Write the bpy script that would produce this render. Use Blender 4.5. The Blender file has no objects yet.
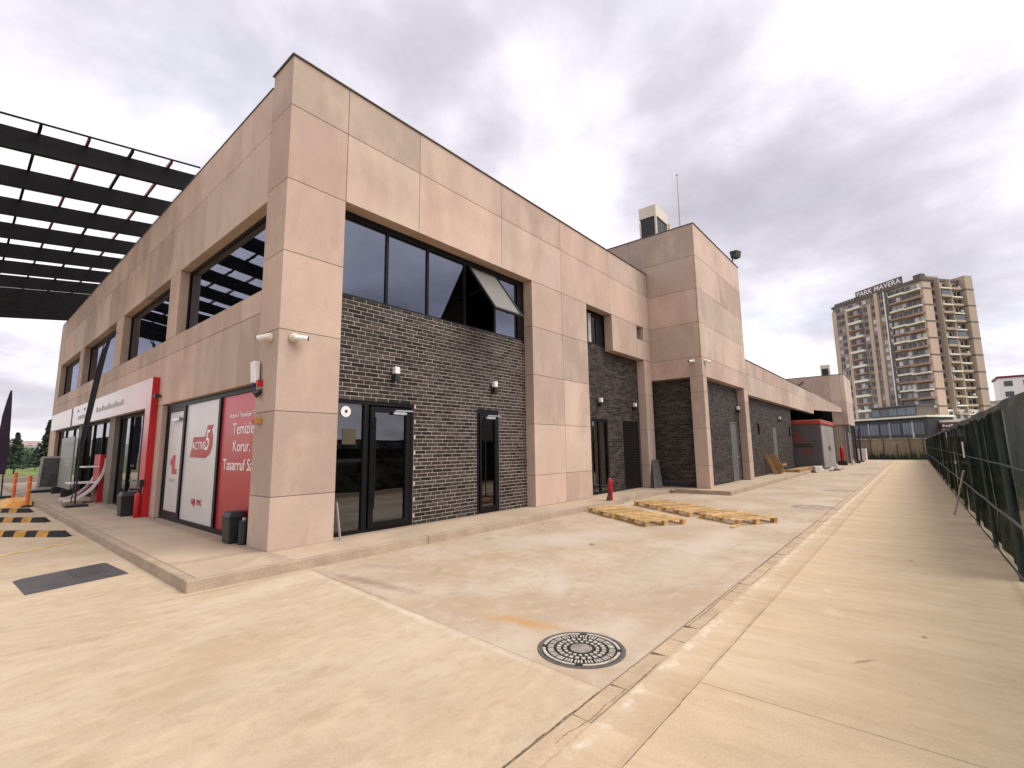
import bpy, bmesh, math, random
from mathutils import Matrix, Vector
random.seed(7)
R = math.radians
scn = bpy.context.scene
col = scn.collection

# ------------------------------------------------------------------ camera
F_PX, YAW, PIT, ROL = 472.4515, 0.700766, 0.136513, -0.0134586
CAM = Vector((-3.19687, -7.49907, 1.6))
fw = Vector((math.cos(YAW)*math.cos(PIT), math.sin(YAW)*math.cos(PIT), math.sin(PIT)))
r0 = Vector((math.sin(YAW), -math.cos(YAW), 0)); u0 = r0.cross(fw)
rr = math.cos(ROL)*r0 + math.sin(ROL)*u0; uu = -math.sin(ROL)*r0 + math.cos(ROL)*u0
cd = bpy.data.cameras.new('camera'); co = bpy.data.objects.new('camera', cd); col.objects.link(co)
co.matrix_world = Matrix(((rr.x, uu.x, -fw.x, CAM.x), (rr.y, uu.y, -fw.y, CAM.y), (rr.z, uu.z, -fw.z, CAM.z), (0, 0, 0, 1)))
cd.sensor_width = 36; cd.lens = F_PX/1024*36; cd.clip_end = 5000; cd.clip_start = 0.05
scn.camera = co

# ------------------------------------------------------------------ sky, sun, exposure
SUN_EL, SUN_AZ = R(54), R(-66)          # azimuth measured from +x towards +y
sun_dir = Vector((math.cos(SUN_EL)*math.cos(SUN_AZ), math.cos(SUN_EL)*math.sin(SUN_AZ), math.sin(SUN_EL)))
w = bpy.data.worlds.new('World'); scn.world = w; w.use_nodes = True
nt = w.node_tree; N = nt.nodes; Lk = nt.links; N.clear()
def nd(t, **k):
    n = N.new(t)
    for a, b in k.items(): setattr(n, a, b)
    return n
def mth(op, a, b=None):
    n = nd('ShaderNodeMath', operation=op)
    for i, v in enumerate((a, b)):
        if v is None: continue
        if isinstance(v, (int, float)): n.inputs[i].default_value = v
        else: Lk.new(v, n.inputs[i])
    return n.outputs[0]
sky = nd('ShaderNodeTexSky', sky_type='NISHITA', sun_disc=False)
sky.sun_elevation = SUN_EL; sky.sun_rotation = R(90) - SUN_AZ
tc = nd('ShaderNodeTexCoord'); sep = nd('ShaderNodeSeparateXYZ'); Lk.new(tc.outputs['Generated'], sep.inputs[0])
zc = mth('ADD', mth('MAXIMUM', sep.outputs[2], 0.0), 0.32)
cmb = nd('ShaderNodeCombineXYZ')
Lk.new(mth('DIVIDE', sep.outputs[0], zc), cmb.inputs[0]); Lk.new(mth('DIVIDE', sep.outputs[1], zc), cmb.inputs[1])
mp = nd('ShaderNodeMapping'); mp.inputs['Location'].default_value = (18.979, 17.128, 4.955); Lk.new(cmb.outputs[0], mp.inputs[0])
def noise(scale, det, rough, dist=0.0):
    n = nd('ShaderNodeTexNoise'); n.inputs['Scale'].default_value = scale; n.inputs['Detail'].default_value = det
    n.inputs['Roughness'].default_value = rough; n.inputs['Distortion'].default_value = dist
    Lk.new(mp.outputs[0], n.inputs['Vector']); return n.outputs['Fac']
def ramp(fac, stops):
    n = nd('ShaderNodeValToRGB'); Lk.new(fac, n.inputs[0]); e = n.color_ramp.elements
    while len(e) < len(stops): e.new(0.5)
    for i, (p, c) in enumerate(stops): e[i].position = p; e[i].color = (*c, 1)
    n.color_ramp.interpolation = 'B_SPLINE'
    return n.outputs[0]
n1 = noise(1.15, 9, 0.52, 0.35); n2 = noise(2.6, 8, 0.55, 0.2)
body = mth('ADD', mth('MULTIPLY', n1, 0.72), mth('MULTIPLY', n2, 0.28))
cloud = ramp(body, [(0.32, (0.40, 0.38, 0.43)), (0.42, (0.60, 0.57, 0.64)), (0.49, (0.88, 0.835, 0.92)), (0.58, (1.12, 1.08, 1.15))])
gap = ramp(noise(1.9, 7, 0.5, 0.3), [(0.62, (0, 0, 0)), (0.74, (1, 1, 1))])
skyb = nd('ShaderNodeMix', data_type='RGBA', blend_type='MULTIPLY'); skyb.inputs[0].default_value = 1
Lk.new(sky.outputs[0], skyb.inputs[6]); skyb.inputs[7].default_value = (0.10, 0.10, 0.10, 1)
add = nd('ShaderNodeMix', data_type='RGBA'); Lk.new(gap, add.inputs[0]); Lk.new(cloud, add.inputs[6])
veil = nd('ShaderNodeMix', data_type='RGBA'); veil.inputs[0].default_value = 0.45
Lk.new(skyb.outputs[2], veil.inputs[6]); veil.inputs[7].default_value = (0.95, 0.97, 1.0, 1)
Lk.new(veil.outputs[2], add.inputs[7])
bg = nd('ShaderNodeBackground'); Lk.new(add.outputs[2], bg.inputs[0]); bg.inputs[1].default_value = 1.0
wo = nd('ShaderNodeOutputWorld'); Lk.new(bg.outputs[0], wo.inputs[0])
sl = bpy.data.lights.new('sun', 'SUN'); so = bpy.data.objects.new('sun', sl); col.objects.link(so)
sl.energy = 2.5; sl.angle = R(40); sl.color = (1.0, 0.93, 0.84)
so.rotation_euler = sun_dir.to_track_quat('Z', 'Y').to_euler(); so.location = (0, -20, 40)
vs = scn.view_settings; vs.view_transform = 'Standard'; vs.look = 'None'; vs.gamma = 1; vs.exposure = 0.34
scn.render.engine = 'CYCLES'
cy = scn.cycles; cy.use_denoising = True; cy.max_bounces = 7; cy.diffuse_bounces = 3; cy.glossy_bounces = 4
cy.transparent_max_bounces = 12; cy.transmission_bounces = 4; cy.caustics_reflective = False; cy.caustics_refractive = False
cy.sample_clamp_indirect = 6

# ------------------------------------------------------------------ materials
def newmat(name):
    m = bpy.data.materials.new(name); m.use_nodes = True
    t = m.node_tree; t.nodes.clear()
    o = t.nodes.new('ShaderNodeOutputMaterial'); b = t.nodes.new('ShaderNodeBsdfPrincipled'); t.links.new(b.outputs[0], o.inputs[0])
    return m, t, b, o
def M(name, c, rough=0.7, var=0.12, scale=2.0, fine=0.06, fscale=40.0, rand=0.0, bump=0.0, bscale=60.0, spec=0.35, metal=0.0, stain=None, attr=False, stretch=None, spots=None, hue=0.0):
    m, t, b, o = newmat(name); n = t.nodes.new; l = t.links.new
    g = n('ShaderNodeNewGeometry'); pos = g.outputs['Position']
    if stretch:
        mpn = n('ShaderNodeMapping'); mpn.inputs['Scale'].default_value = stretch; l(pos, mpn.inputs[0]); spos = mpn.outputs[0]
    else: spos = pos
    def ns(sc, det=6, ro=0.6, p=None):
        q = n('ShaderNodeTexNoise'); q.inputs['Scale'].default_value = sc; q.inputs['Detail'].default_value = det; q.inputs['Roughness'].default_value = ro
        l(p or pos, q.inputs['Vector']); return q.outputs['Fac']
    def rng(f, a, bb, lo=0.3, hi=0.7):
        q = n('ShaderNodeMapRange'); l(f, q.inputs[0]); q.inputs[1].default_value = lo; q.inputs[2].default_value = hi
        q.inputs[3].default_value = a; q.inputs[4].default_value = bb; return q.outputs[0]
    def mul(a, bb):
        q = n('ShaderNodeMath'); q.operation = 'MULTIPLY'; l(a, q.inputs[0]); l(bb, q.inputs[1]); return q.outputs[0]
    f = rng(ns(scale, p=spos), 1 - var, 1 + var)
    if fine: f = mul(f, rng(ns(fscale, 3), 1 - fine, 1 + fine))
    if rand:
        oi = n('ShaderNodeObjectInfo'); f = mul(f, rng(oi.outputs['Random'], 1 - rand, 1 + rand, 0, 1))
    if attr:
        at = n('ShaderNodeAttribute'); at.attribute_name = 'tint'; f = mul(f, rng(at.outputs['Fac'], 0.4, 1.8, 0, 1))
    mx = n('ShaderNodeMix'); mx.data_type = 'RGBA'; mx.blend_type = 'MULTIPLY'; mx.inputs[0].default_value = 1
    mx.inputs[6].default_value = (*c, 1)
    cb = n('ShaderNodeCombineColor'); l(f, cb.inputs[0]); fg = f
    if hue:
        o2 = n('ShaderNodeObjectInfo'); fr_ = n('ShaderNodeMath'); fr_.operation = 'MULTIPLY'; l(o2.outputs['Random'], fr_.inputs[0]); fr_.inputs[1].default_value = 7.31
        f2_ = n('ShaderNodeMath'); f2_.operation = 'FRACT'; l(fr_.outputs[0], f2_.inputs[0]); fg = mul(f, rng(f2_.outputs[0], 1-hue, 1+hue, 0, 1))
    l(fg, cb.inputs[1]); l(fg, cb.inputs[2]); l(cb.outputs[0], mx.inputs[7])
    out = mx.outputs[2]
    for st in (stain or []):      # (colour, noise scale, lo, hi, strength)
        sm = n('ShaderNodeMix'); sm.data_type = 'RGBA'; l(rng(ns(st[1], 5, 0.55, spos), 0, st[4], st[2], st[3]), sm.inputs[0]); l(out, sm.inputs[6]); sm.inputs[7].default_value = (*st[0], 1); out = sm.outputs[2]
    for (sx, sy), (ra, rb), an, sc_, stg, *nz_ in (spots or []):   # a mark of its own shape at a place on the ground
        m1 = n('ShaderNodeMapping'); m1.vector_type = 'TEXTURE'; m1.inputs['Location'].default_value = (sx, sy, 0); m1.inputs['Rotation'].default_value = (0, 0, an); m1.inputs['Scale'].default_value = (ra, rb, 1)
        l(pos, m1.inputs[0]); le = n('ShaderNodeVectorMath'); le.operation = 'LENGTH'; l(m1.outputs[0], le.inputs[0])
        a1 = n('ShaderNodeMath'); a1.operation = 'MULTIPLY_ADD'; l(ns(nz_[0] if nz_ else 5.0, 5, 0.65), a1.inputs[0]); a1.inputs[1].default_value = nz_[1] if nz_ else 1.3; l(le.outputs['Value'], a1.inputs[2])
        sm = n('ShaderNodeMix'); sm.data_type = 'RGBA'; l(rng(a1.outputs[0], stg, 0, 0.85, 1.55), sm.inputs[0]); l(out, sm.inputs[6]); sm.inputs[7].default_value = (*sc_, 1); out = sm.outputs[2]
    l(out, b.inputs['Base Color'])
    b.inputs['Roughness'].default_value = rough; b.inputs['Specular IOR Level'].default_value = spec; b.inputs['Metallic'].default_value = metal
    if bump:
        bp = n('ShaderNodeBump'); bp.inputs['Strength'].default_value = bump; bp.inputs['Distance'].default_value = 0.01
        l(ns(bscale, 6, 0.7), bp.inputs['Height']); l(bp.outputs[0], b.inputs['Normal'])
    return m
def glass(name, tint, refl, ior=2.0):
    m = bpy.data.materials.new(name); m.use_nodes = True; t = m.node_tree; t.nodes.clear(); n = t.nodes.new; l = t.links.new
    o = n('ShaderNodeOutputMaterial'); tr = n('ShaderNodeBsdfTransparent'); tr.inputs[0].default_value = (*tint, 1)
    gl = n('ShaderNodeBsdfGlossy'); gl.inputs[0].default_value = (*refl, 1); gl.inputs['Roughness'].default_value = 0.012
    nz = n('ShaderNodeTexNoise'); nz.inputs['Scale'].default_value = 1.3; g = n('ShaderNodeNewGeometry'); l(g.outputs['Position'], nz.inputs['Vector'])
    bp = n('ShaderNodeBump'); bp.inputs['Strength'].default_value = 0.012; bp.inputs['Distance'].default_value = 0.1; l(nz.outputs['Fac'], bp.inputs['Height']); l(bp.outputs[0], gl.inputs['Normal'])
    fr = n('ShaderNodeFresnel'); fr.inputs[0].default_value = ior
    mx = n('ShaderNodeMixShader'); l(fr.outputs[0], mx.inputs[0]); l(tr.outputs[0], mx.inputs[1]); l(gl.outputs[0], mx.inputs[2]); l(mx.outputs[0], o.inputs[0])
    return m
def sheer(name, c, alpha, transl=0.0):
    m = bpy.data.materials.new(name); m.use_nodes = True; t = m.node_tree; t.nodes.clear(); n = t.nodes.new; l = t.links.new
    o = n('ShaderNodeOutputMaterial'); tr = n('ShaderNodeBsdfTransparent'); d = n('ShaderNodeBsdfDiffuse'); d.inputs[0].default_value = (*c, 1)
    g = n('ShaderNodeNewGeometry'); nz = n('ShaderNodeTexNoise'); nz.inputs['Scale'].default_value = 2.2; nz.inputs['Detail'].default_value = 5; l(g.outputs['Position'], nz.inputs['Vector'])
    mr = n('ShaderNodeMapRange'); l(nz.outputs['Fac'], mr.inputs[0]); mr.inputs[1].default_value = 0.3; mr.inputs[2].default_value = 0.7; mr.inputs[3].default_value = max(0, alpha-0.12); mr.inputs[4].default_value = min(1, alpha+0.12)
    body = d.outputs[0]
    if transl:
        tl = n('ShaderNodeBsdfTranslucent'); tl.inputs[0].default_value = (*c, 1); ms = n('ShaderNodeMixShader'); ms.inputs[0].default_value = transl
        l(d.outputs[0], ms.inputs[1]); l(tl.outputs[0], ms.inputs[2]); body = ms.outputs[0]
    mx = n('ShaderNodeMixShader'); l(mr.outputs[0], mx.inputs[0]); l(tr.outputs[0], mx.inputs[1]); l(body, mx.inputs[2]); l(mx.outputs[0], o.inputs[0])
    return m
MT = {}
MT['clad'] = M('cladding', (0.485, 0.366, 0.298), 0.78, 0.12, 0.75, 0.05, 30, rand=0.20, hue=0.04, bump=0.06, bscale=25, stretch=(1, 1, 0.55), stain=[((0.38, 0.265, 0.215), 0.7, 0.50, 0.68, 0.6), ((0.58, 0.455, 0.36), 1.3, 0.50, 0.66, 0.5), ((0.35, 0.26, 0.20), 3.0, 0.58, 0.72, 0.4)])
MT['pier'] = M('pier_stone', (0.20, 0.175, 0.145), 0.7, 0.15, 2)
MT['grout'] = M('joint', (0.15, 0.115, 0.095), 0.9)
MT['coping'] = M('coping', (0.10, 0.09, 0.085), 0.5)
MT['brick'] = M('brick_obj', (0.040, 0.031, 0.028), 0.62, 0.35, 9, 0.25, 60, rand=0.75, bump=0.6, bscale=55, spec=0.2)
MT['brickj'] = M('brick_mass', (0.040, 0.031, 0.028), 0.62, 0.35, 9, 0.25, 60, bump=0.6, bscale=55, spec=0.2, attr=True)
MT['mortar'] = M('mortar', (0.49, 0.43, 0.37), 0.9, 0.18, 3, 0.12, 14)
MT['mortard'] = M('shaded_mortar', (0.115, 0.102, 0.094), 0.9, 0.2, 6)  # darker copy of mortar: shade of the other brick bays put into the colour
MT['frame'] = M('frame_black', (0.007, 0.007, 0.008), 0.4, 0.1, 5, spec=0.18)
MT['glass'] = glass('window_glass', (0.10, 0.11, 0.12), (0.66, 0.72, 0.90), 2.8)
MT['glassd'] = glass('door_glass', (0.28, 0.28, 0.27), (0.85, 0.88, 0.92), 2.2)
MT['glasss'] = glass('shop_glass', (0.20, 0.21, 0.21), (0.9, 0.93, 0.96), 2.4)
MT['inside'] = M('interior', (0.10, 0.095, 0.09), 0.8)
MT['conc'] = M('concrete_cream', (0.455, 0.36, 0.252), 0.8, 0.10, 1.1, 0.09, 60, bump=0.04, bscale=120, spec=0.25, stretch=(0.8, 1.4, 1),
    stain=[((0.535, 0.445, 0.335), 1.0, 0.46, 0.66, 0.6), ((0.45, 0.335, 0.205), 0.8, 0.50, 0.70, 0.5), ((0.36, 0.26, 0.165), 2.6, 0.58, 0.74, 0.5), ((0.55, 0.445, 0.31), 5.0, 0.50, 0.66, 0.45), ((0.37, 0.275, 0.175), 7.5, 0.52, 0.68, 0.4), ((0.20, 0.15, 0.11), 9, 0.71, 0.76, 0.55)],
    spots=[((-0.09,-3.34),(4.6,0.10),R(85.5),(0.60,0.525,0.43),0.75,4.0,2.0),((-0.55,-1.45),(1.2,0.4),0.3,(0.57,0.485,0.37),0.6),((-1.7,-3.2),(1.4,0.5),0.5,(0.40,0.295,0.185),0.45),((-1.0,-1.05),(1.3,0.07),0.0,(0.33,0.25,0.18),0.5)])
MT['concp'] = M('concrete_grey', (0.435, 0.34, 0.245), 0.75, 0.12, 0.7, 0.09, 60, bump=0.04, bscale=120, spec=0.3,
    stain=[((0.51, 0.43, 0.345), 0.7, 0.47, 0.66, 0.65), ((0.40, 0.285, 0.17), 1.0, 0.50, 0.70, 0.55), ((0.33, 0.25, 0.185), 2.6, 0.57, 0.72, 0.5), ((0.53, 0.45, 0.36), 5.0, 0.52, 0.68, 0.4), ((0.34, 0.26, 0.19), 7.5, 0.53, 0.68, 0.4), ((0.22, 0.17, 0.14), 8, 0.70, 0.76, 0.6)],
    spots=[((0.42,-4.55),(0.55,0.15),R(-78),(0.46,0.25,0.09),0.85),((0.30,-2.2),(1.3,0.13),R(-85),(0.26,0.195,0.15),0.75),((0.85,-1.6),(0.8,0.2),R(-60),(0.34,0.26,0.20),0.5),((3.9,-3.2),(0.16,0.07),0.7,(0.13,0.10,0.08),0.85),((5.2,-1.25),(0.14,0.06),0.2,(0.13,0.10,0.08),0.85),
    ((4.2,-2.6),(2.6,0.8),-0.5,(0.53,0.46,0.385),0.5),((5.0,-4.7),(4.0,0.5),0.05,(0.55,0.475,0.39),0.5),((2.0,-5.55),(3.0,0.16),0.02,(0.40,0.30,0.20),0.6),((10.5,-5.0),(1.2,0.6),0,(0.38,0.29,0.21),0.5),((14.5,-3.9),(3.5,0.7),0.1,(0.40,0.31,0.23),0.5),((1.6,-4.1),(0.7,0.2),0.6,(0.55,0.48,0.40),0.5),((0.24,-5.29),(0.47,0.47),0,(0.42,0.34,0.26),0.55),((4.0,-0.98),(5.5,0.10),0,(0.36,0.27,0.20),0.55),((7.6,-3.0),(2.4,1.6),0.9,(0.46,0.36,0.27),0.4)])
LANE_STAIN = [((0.59, 0.475, 0.33), 0.9, 0.46, 0.66, 0.65), ((0.49, 0.36, 0.215), 0.8, 0.50, 0.72, 0.5), ((0.41, 0.30, 0.18), 2.4, 0.58, 0.74, 0.4), ((0.60, 0.475, 0.315), 4.0, 0.50, 0.66, 0.4), ((0.42, 0.31, 0.19), 5.5, 0.52, 0.68, 0.35), ((0.20, 0.145, 0.09), 10, 0.72, 0.765, 0.6)]
MT['concl'] = M('concrete_lane', (0.53, 0.41, 0.265), 0.8, 0.09, 1.0, 0.09, 60, bump=0.04, bscale=120, spec=0.25, stretch=(1.8, 0.45, 1), stain=LANE_STAIN,
    spots=[((2.5,-6.72),(0.20,0.13),0.3,(0.61,0.50,0.37),0.7),((3.25,-6.6),(0.15,0.07),0.3,(0.61,0.50,0.37),0.7),((1.35,-7.05),(0.15,0.03),-0.6,(0.26,0.19,0.11),0.85),((5.5,-7.3),(0.05,0.04),0,(0.2,0.14,0.09),0.8),((2.2,-7.4),(0.05,0.03),0,(0.2,0.14,0.09),0.8)])
MT['concm'] = M('concrete_margin', (0.48, 0.365, 0.235), 0.85, 0.1, 1.0, 0.1, 60, bump=0.15, bscale=80, spec=0.2, stretch=(1.8, 0.45, 1), stain=LANE_STAIN,
    spots=[((25,-5.96),(80,0.17),0,(0.56,0.465,0.35),0.3,1.5,1.3),((25,-5.95),(80,0.12),0,(0.72,0.65,0.565),0.95,8.0,2.3),((25,-5.89),(80,0.03),0,(0.30,0.22,0.15),0.7,6.0,2.0),((25,-5.99),(80,0.30),0,(0.36,0.27,0.18),0.6,14.0,3.2),((25,-6.19),(80,0.035),0,(0.40,0.30,0.19),0.5)])
MT['white_strip'] = M('lime_mortar', (0.70, 0.61, 0.50), 0.9, 0.15, 6, 0.15, 50, bump=0.3, bscale=60, stain=[((0.60, 0.475, 0.33), 3.5, 0.42, 0.60, 0.95), ((0.42, 0.32, 0.22), 9, 0.6, 0.7, 0.7)])
MT['pale_joint'] = M('pale_joint', (0.64, 0.54, 0.42), 0.85, 0.08, 2, stain=[((0.58, 0.465, 0.335), 2.5, 0.45, 0.65, 0.9)])
MT['strip'] = M('strip_concrete', (0.455, 0.345, 0.23), 0.85, 0.15, 4, 0.1, 40, rand=0.06, bump=0.4)
MT['pave'] = M('pavement', (0.44, 0.345, 0.25), 0.8, 0.13, 0.9, 0.09, 60, bump=0.08, spots=[((3.5,0.25),(9,0.22),0,(0.24,0.185,0.14),0.7),((-0.05,6),(0.22,14),0,(0.24,0.185,0.14),0.6),((-0.2,-0.2),(1.2,0.12),0.7,(0.33,0.26,0.19),0.6)], stain=[((0.36, 0.28, 0.21), 1.4, 0.52, 0.75, 0.5)])
MT['kerb'] = M('kerb', (0.36, 0.285, 0.22), 0.85, 0.2, 3, 0.1, 40, rand=0.06, bump=0.4)
MT['kerbs'] = M('kerb_stone', (0.38, 0.295, 0.215), 0.85, 0.15, 2, 0.1, 40, bump=0.2, stain=[((0.30, 0.23, 0.17), 3, 0.5, 0.7, 0.6)])
MT['soil'] = M('soil', (0.26, 0.20, 0.13), 0.95, 0.3, 0.2, 0.2, 6, stain=[((0.08, 0.11, 0.035), 0.06, 0.5, 0.6, 0.8)])
MT['steel'] = M('dark_steel', (0.007, 0.007, 0.0085), 0.6, 0.2, 3, spec=0.12)
MT['purlin'] = M('purlin', (0.16, 0.035, 0.045), 0.5, 0.2, 3)
MT['poly'] = sheer('polycarbonate', (0.92, 0.93, 0.93), 0.45, 0.85)
MT['shedred'] = M('shed_red', (0.40, 0.055, 0.04), 0.6, 0.2, 2)
MT['shedoor'] = M('shed_door', (0.27, 0.25, 0.235), 0.6, 0.15, 1.5)
MT['shedgrey'] = M('shed_grey', (0.105, 0.095, 0.092), 0.6, 0.15, 1.5)
MT['red'] = M('red_paint', (0.46, 0.016, 0.02), 0.4, 0.1, 3)
MT['redb'] = M('red_bottle', (0.45, 0.012, 0.016), 0.25, 0.08, 5)
MT['white'] = M('white_paint', (0.78, 0.77, 0.77), 0.45, 0.05, 3)
MT['film'] = M('white_film', (0.62, 0.60, 0.59), 0.28, 0.05, 1.5, spec=0.5)
MT['filmt'] = M('white_letter', (0.85, 0.82, 0.80), 0.4, 0.03, 2)
MT['filmr'] = M('red_letter', (0.50, 0.05, 0.065), 0.4, 0.05, 2)
MT['logor'] = M('logo_red', (0.42, 0.05, 0.065), 0.4, 0.12, 4)
MT['silver'] = M('aluminium', (0.62, 0.62, 0.63), 0.3, 0.05, 5, metal=0.7)
MT['grey'] = M('grey_metal', (0.115, 0.113, 0.115), 0.5, 0.12, 2)
MT['lgrey'] = M('light_grey_sheet', (0.42, 0.39, 0.37), 0.5, 0.12, 2)
MT['black'] = M('black_plastic', (0.022, 0.023, 0.025), 0.45, 0.15, 4)
MT['rubber'] = M('rubber', (0.018, 0.018, 0.019), 0.75, 0.3, 8, bump=0.3)
MT['yellow'] = M('yellow_paint', (0.45, 0.235, 0.05), 0.7, 0.3, 6)
MT['yline'] = M('yellow_line', (0.62, 0.42, 0.15), 0.8, 0.3, 5)
MT['orange'] = M('orange_plastic', (0.72, 0.17, 0.05), 0.5, 0.12, 6)
MT['orangey'] = M('orange_ramp', (0.78, 0.36, 0.06), 0.6, 0.15, 6)
MT['wood'] = M('pallet_wood', (0.55, 0.35, 0.15), 0.8, 0.25, 6, 0.2, 40, rand=0.3, bump=0.4, stain=[((0.34, 0.25, 0.15), 5, 0.5, 0.66, 0.7), ((0.62, 0.46, 0.25), 3, 0.52, 0.66, 0.6)])
MT['woodd'] = M('board_wood', (0.34, 0.20, 0.10), 0.75, 0.25, 4, 0.15, 40, rand=0.2)
MT['iron'] = M('cast_iron', (0.013, 0.013, 0.013), 0.6, 0.3, 20, bump=0.3)
MT['ironl'] = M('worn_iron', (0.46, 0.41, 0.35), 0.6, 0.25, 14, 0.2, 60)
MT['ironc'] = M('worn_boss', (0.25, 0.22, 0.19), 0.55, 0.35, 9, 0.2, 60)
MT['ironf'] = M('iron_frame', (0.10, 0.09, 0.08), 0.6, 0.3, 12)
MT['plate'] = M('rubber_ramp', (0.065, 0.06, 0.063), 0.55, 0.25, 3, 0.15, 30)
MT['cream'] = M('cream_metal', (0.66, 0.60, 0.50), 0.5, 0.08, 3)
MT['mesh'] = sheer('green_shade_net', (0.010, 0.019, 0.015), 0.97)
MT['meshl'] = sheer('green_shade_net_thin', (0.04, 0.06, 0.05), 0.62)
MT['fpost'] = M('fence_post', (0.03, 0.042, 0.036), 0.6, 0.3, 6)
MT['frail'] = M('fence_rail', (0.055, 0.065, 0.055), 0.6, 0.35, 4)
MT['hoard'] = M('grey_hoarding', (0.27, 0.28, 0.26), 0.7, 0.1, 0.5)
MT['apt_grey'] = M('apartment_grey', (0.30, 0.25, 0.21), 0.8, 0.08, 0.1)
MT['apt_dark'] = M('apartment_dark', (0.14, 0.12, 0.105), 0.8, 0.08, 0.1)
MT['apt_salmon'] = M('apartment_salmon', (0.55, 0.43, 0.335), 0.8, 0.08, 0.1)
MT['apt_tan'] = M('apartment_tan', (0.42, 0.345, 0.265), 0.8, 0.08, 0.1)
MT['apt_brown'] = M('apartment_brown', (0.36, 0.235, 0.17), 0.8, 0.08, 0.1)
MT['apt_cream'] = M('apartment_cream', (0.80, 0.78, 0.66), 0.8, 0.08, 0.1)
MT['apt_win'] = M('apartment_glass', (0.03, 0.034, 0.042), 0.12, 0.3, 0.3, rand=0.5, spec=0.8)
MT['apt_winl'] = M('apartment_blind', (0.46, 0.46, 0.47), 0.4, 0.2, 0.3, rand=0.35)
MT['apt_blue'] = M('apartment_blue_glass', (0.075, 0.10, 0.13), 0.15, 0.2, 0.3, rand=0.4, spec=0.8)
MT['podium'] = M('podium_cladding', (0.055, 0.055, 0.06), 0.6, 0.1, 0.2)
MT['stone'] = M('retaining_stone', (0.25, 0.20, 0.14), 0.9, 0.25, 0.7, 0.2, 6, rand=0.12, stain=[((0.10, 0.085, 0.06), 0.9, 0.52, 0.66, 0.85)], stretch=(1, 1, 0.25))
MT['maroon'] = M('maroon', (0.16, 0.02, 0.05), 0.6)
MT['bark'] = M('bark', (0.09, 0.065, 0.045), 0.9, 0.3, 8)
MT['leaf'] = M('leaf', (0.045, 0.075, 0.028), 0.7, 0.35, 0.8, 0.3, 5, rand=0.3)
MT['leafd'] = M('leaf_dark', (0.022, 0.04, 0.022), 0.7, 0.35, 0.8, 0.3, 5, rand=0.3)
MT['grass'] = M('grass', (0.14, 0.18, 0.05), 0.9, 0.3, 0.3, 0.3, 4)
MT['hill'] = M('far_hill', (0.30, 0.30, 0.30), 0.95, 0.15, 0.02)
MT['farh'] = M('far_house', (0.48, 0.38, 0.36), 0.9, 0.1, 0.1, rand=0.2)

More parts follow.
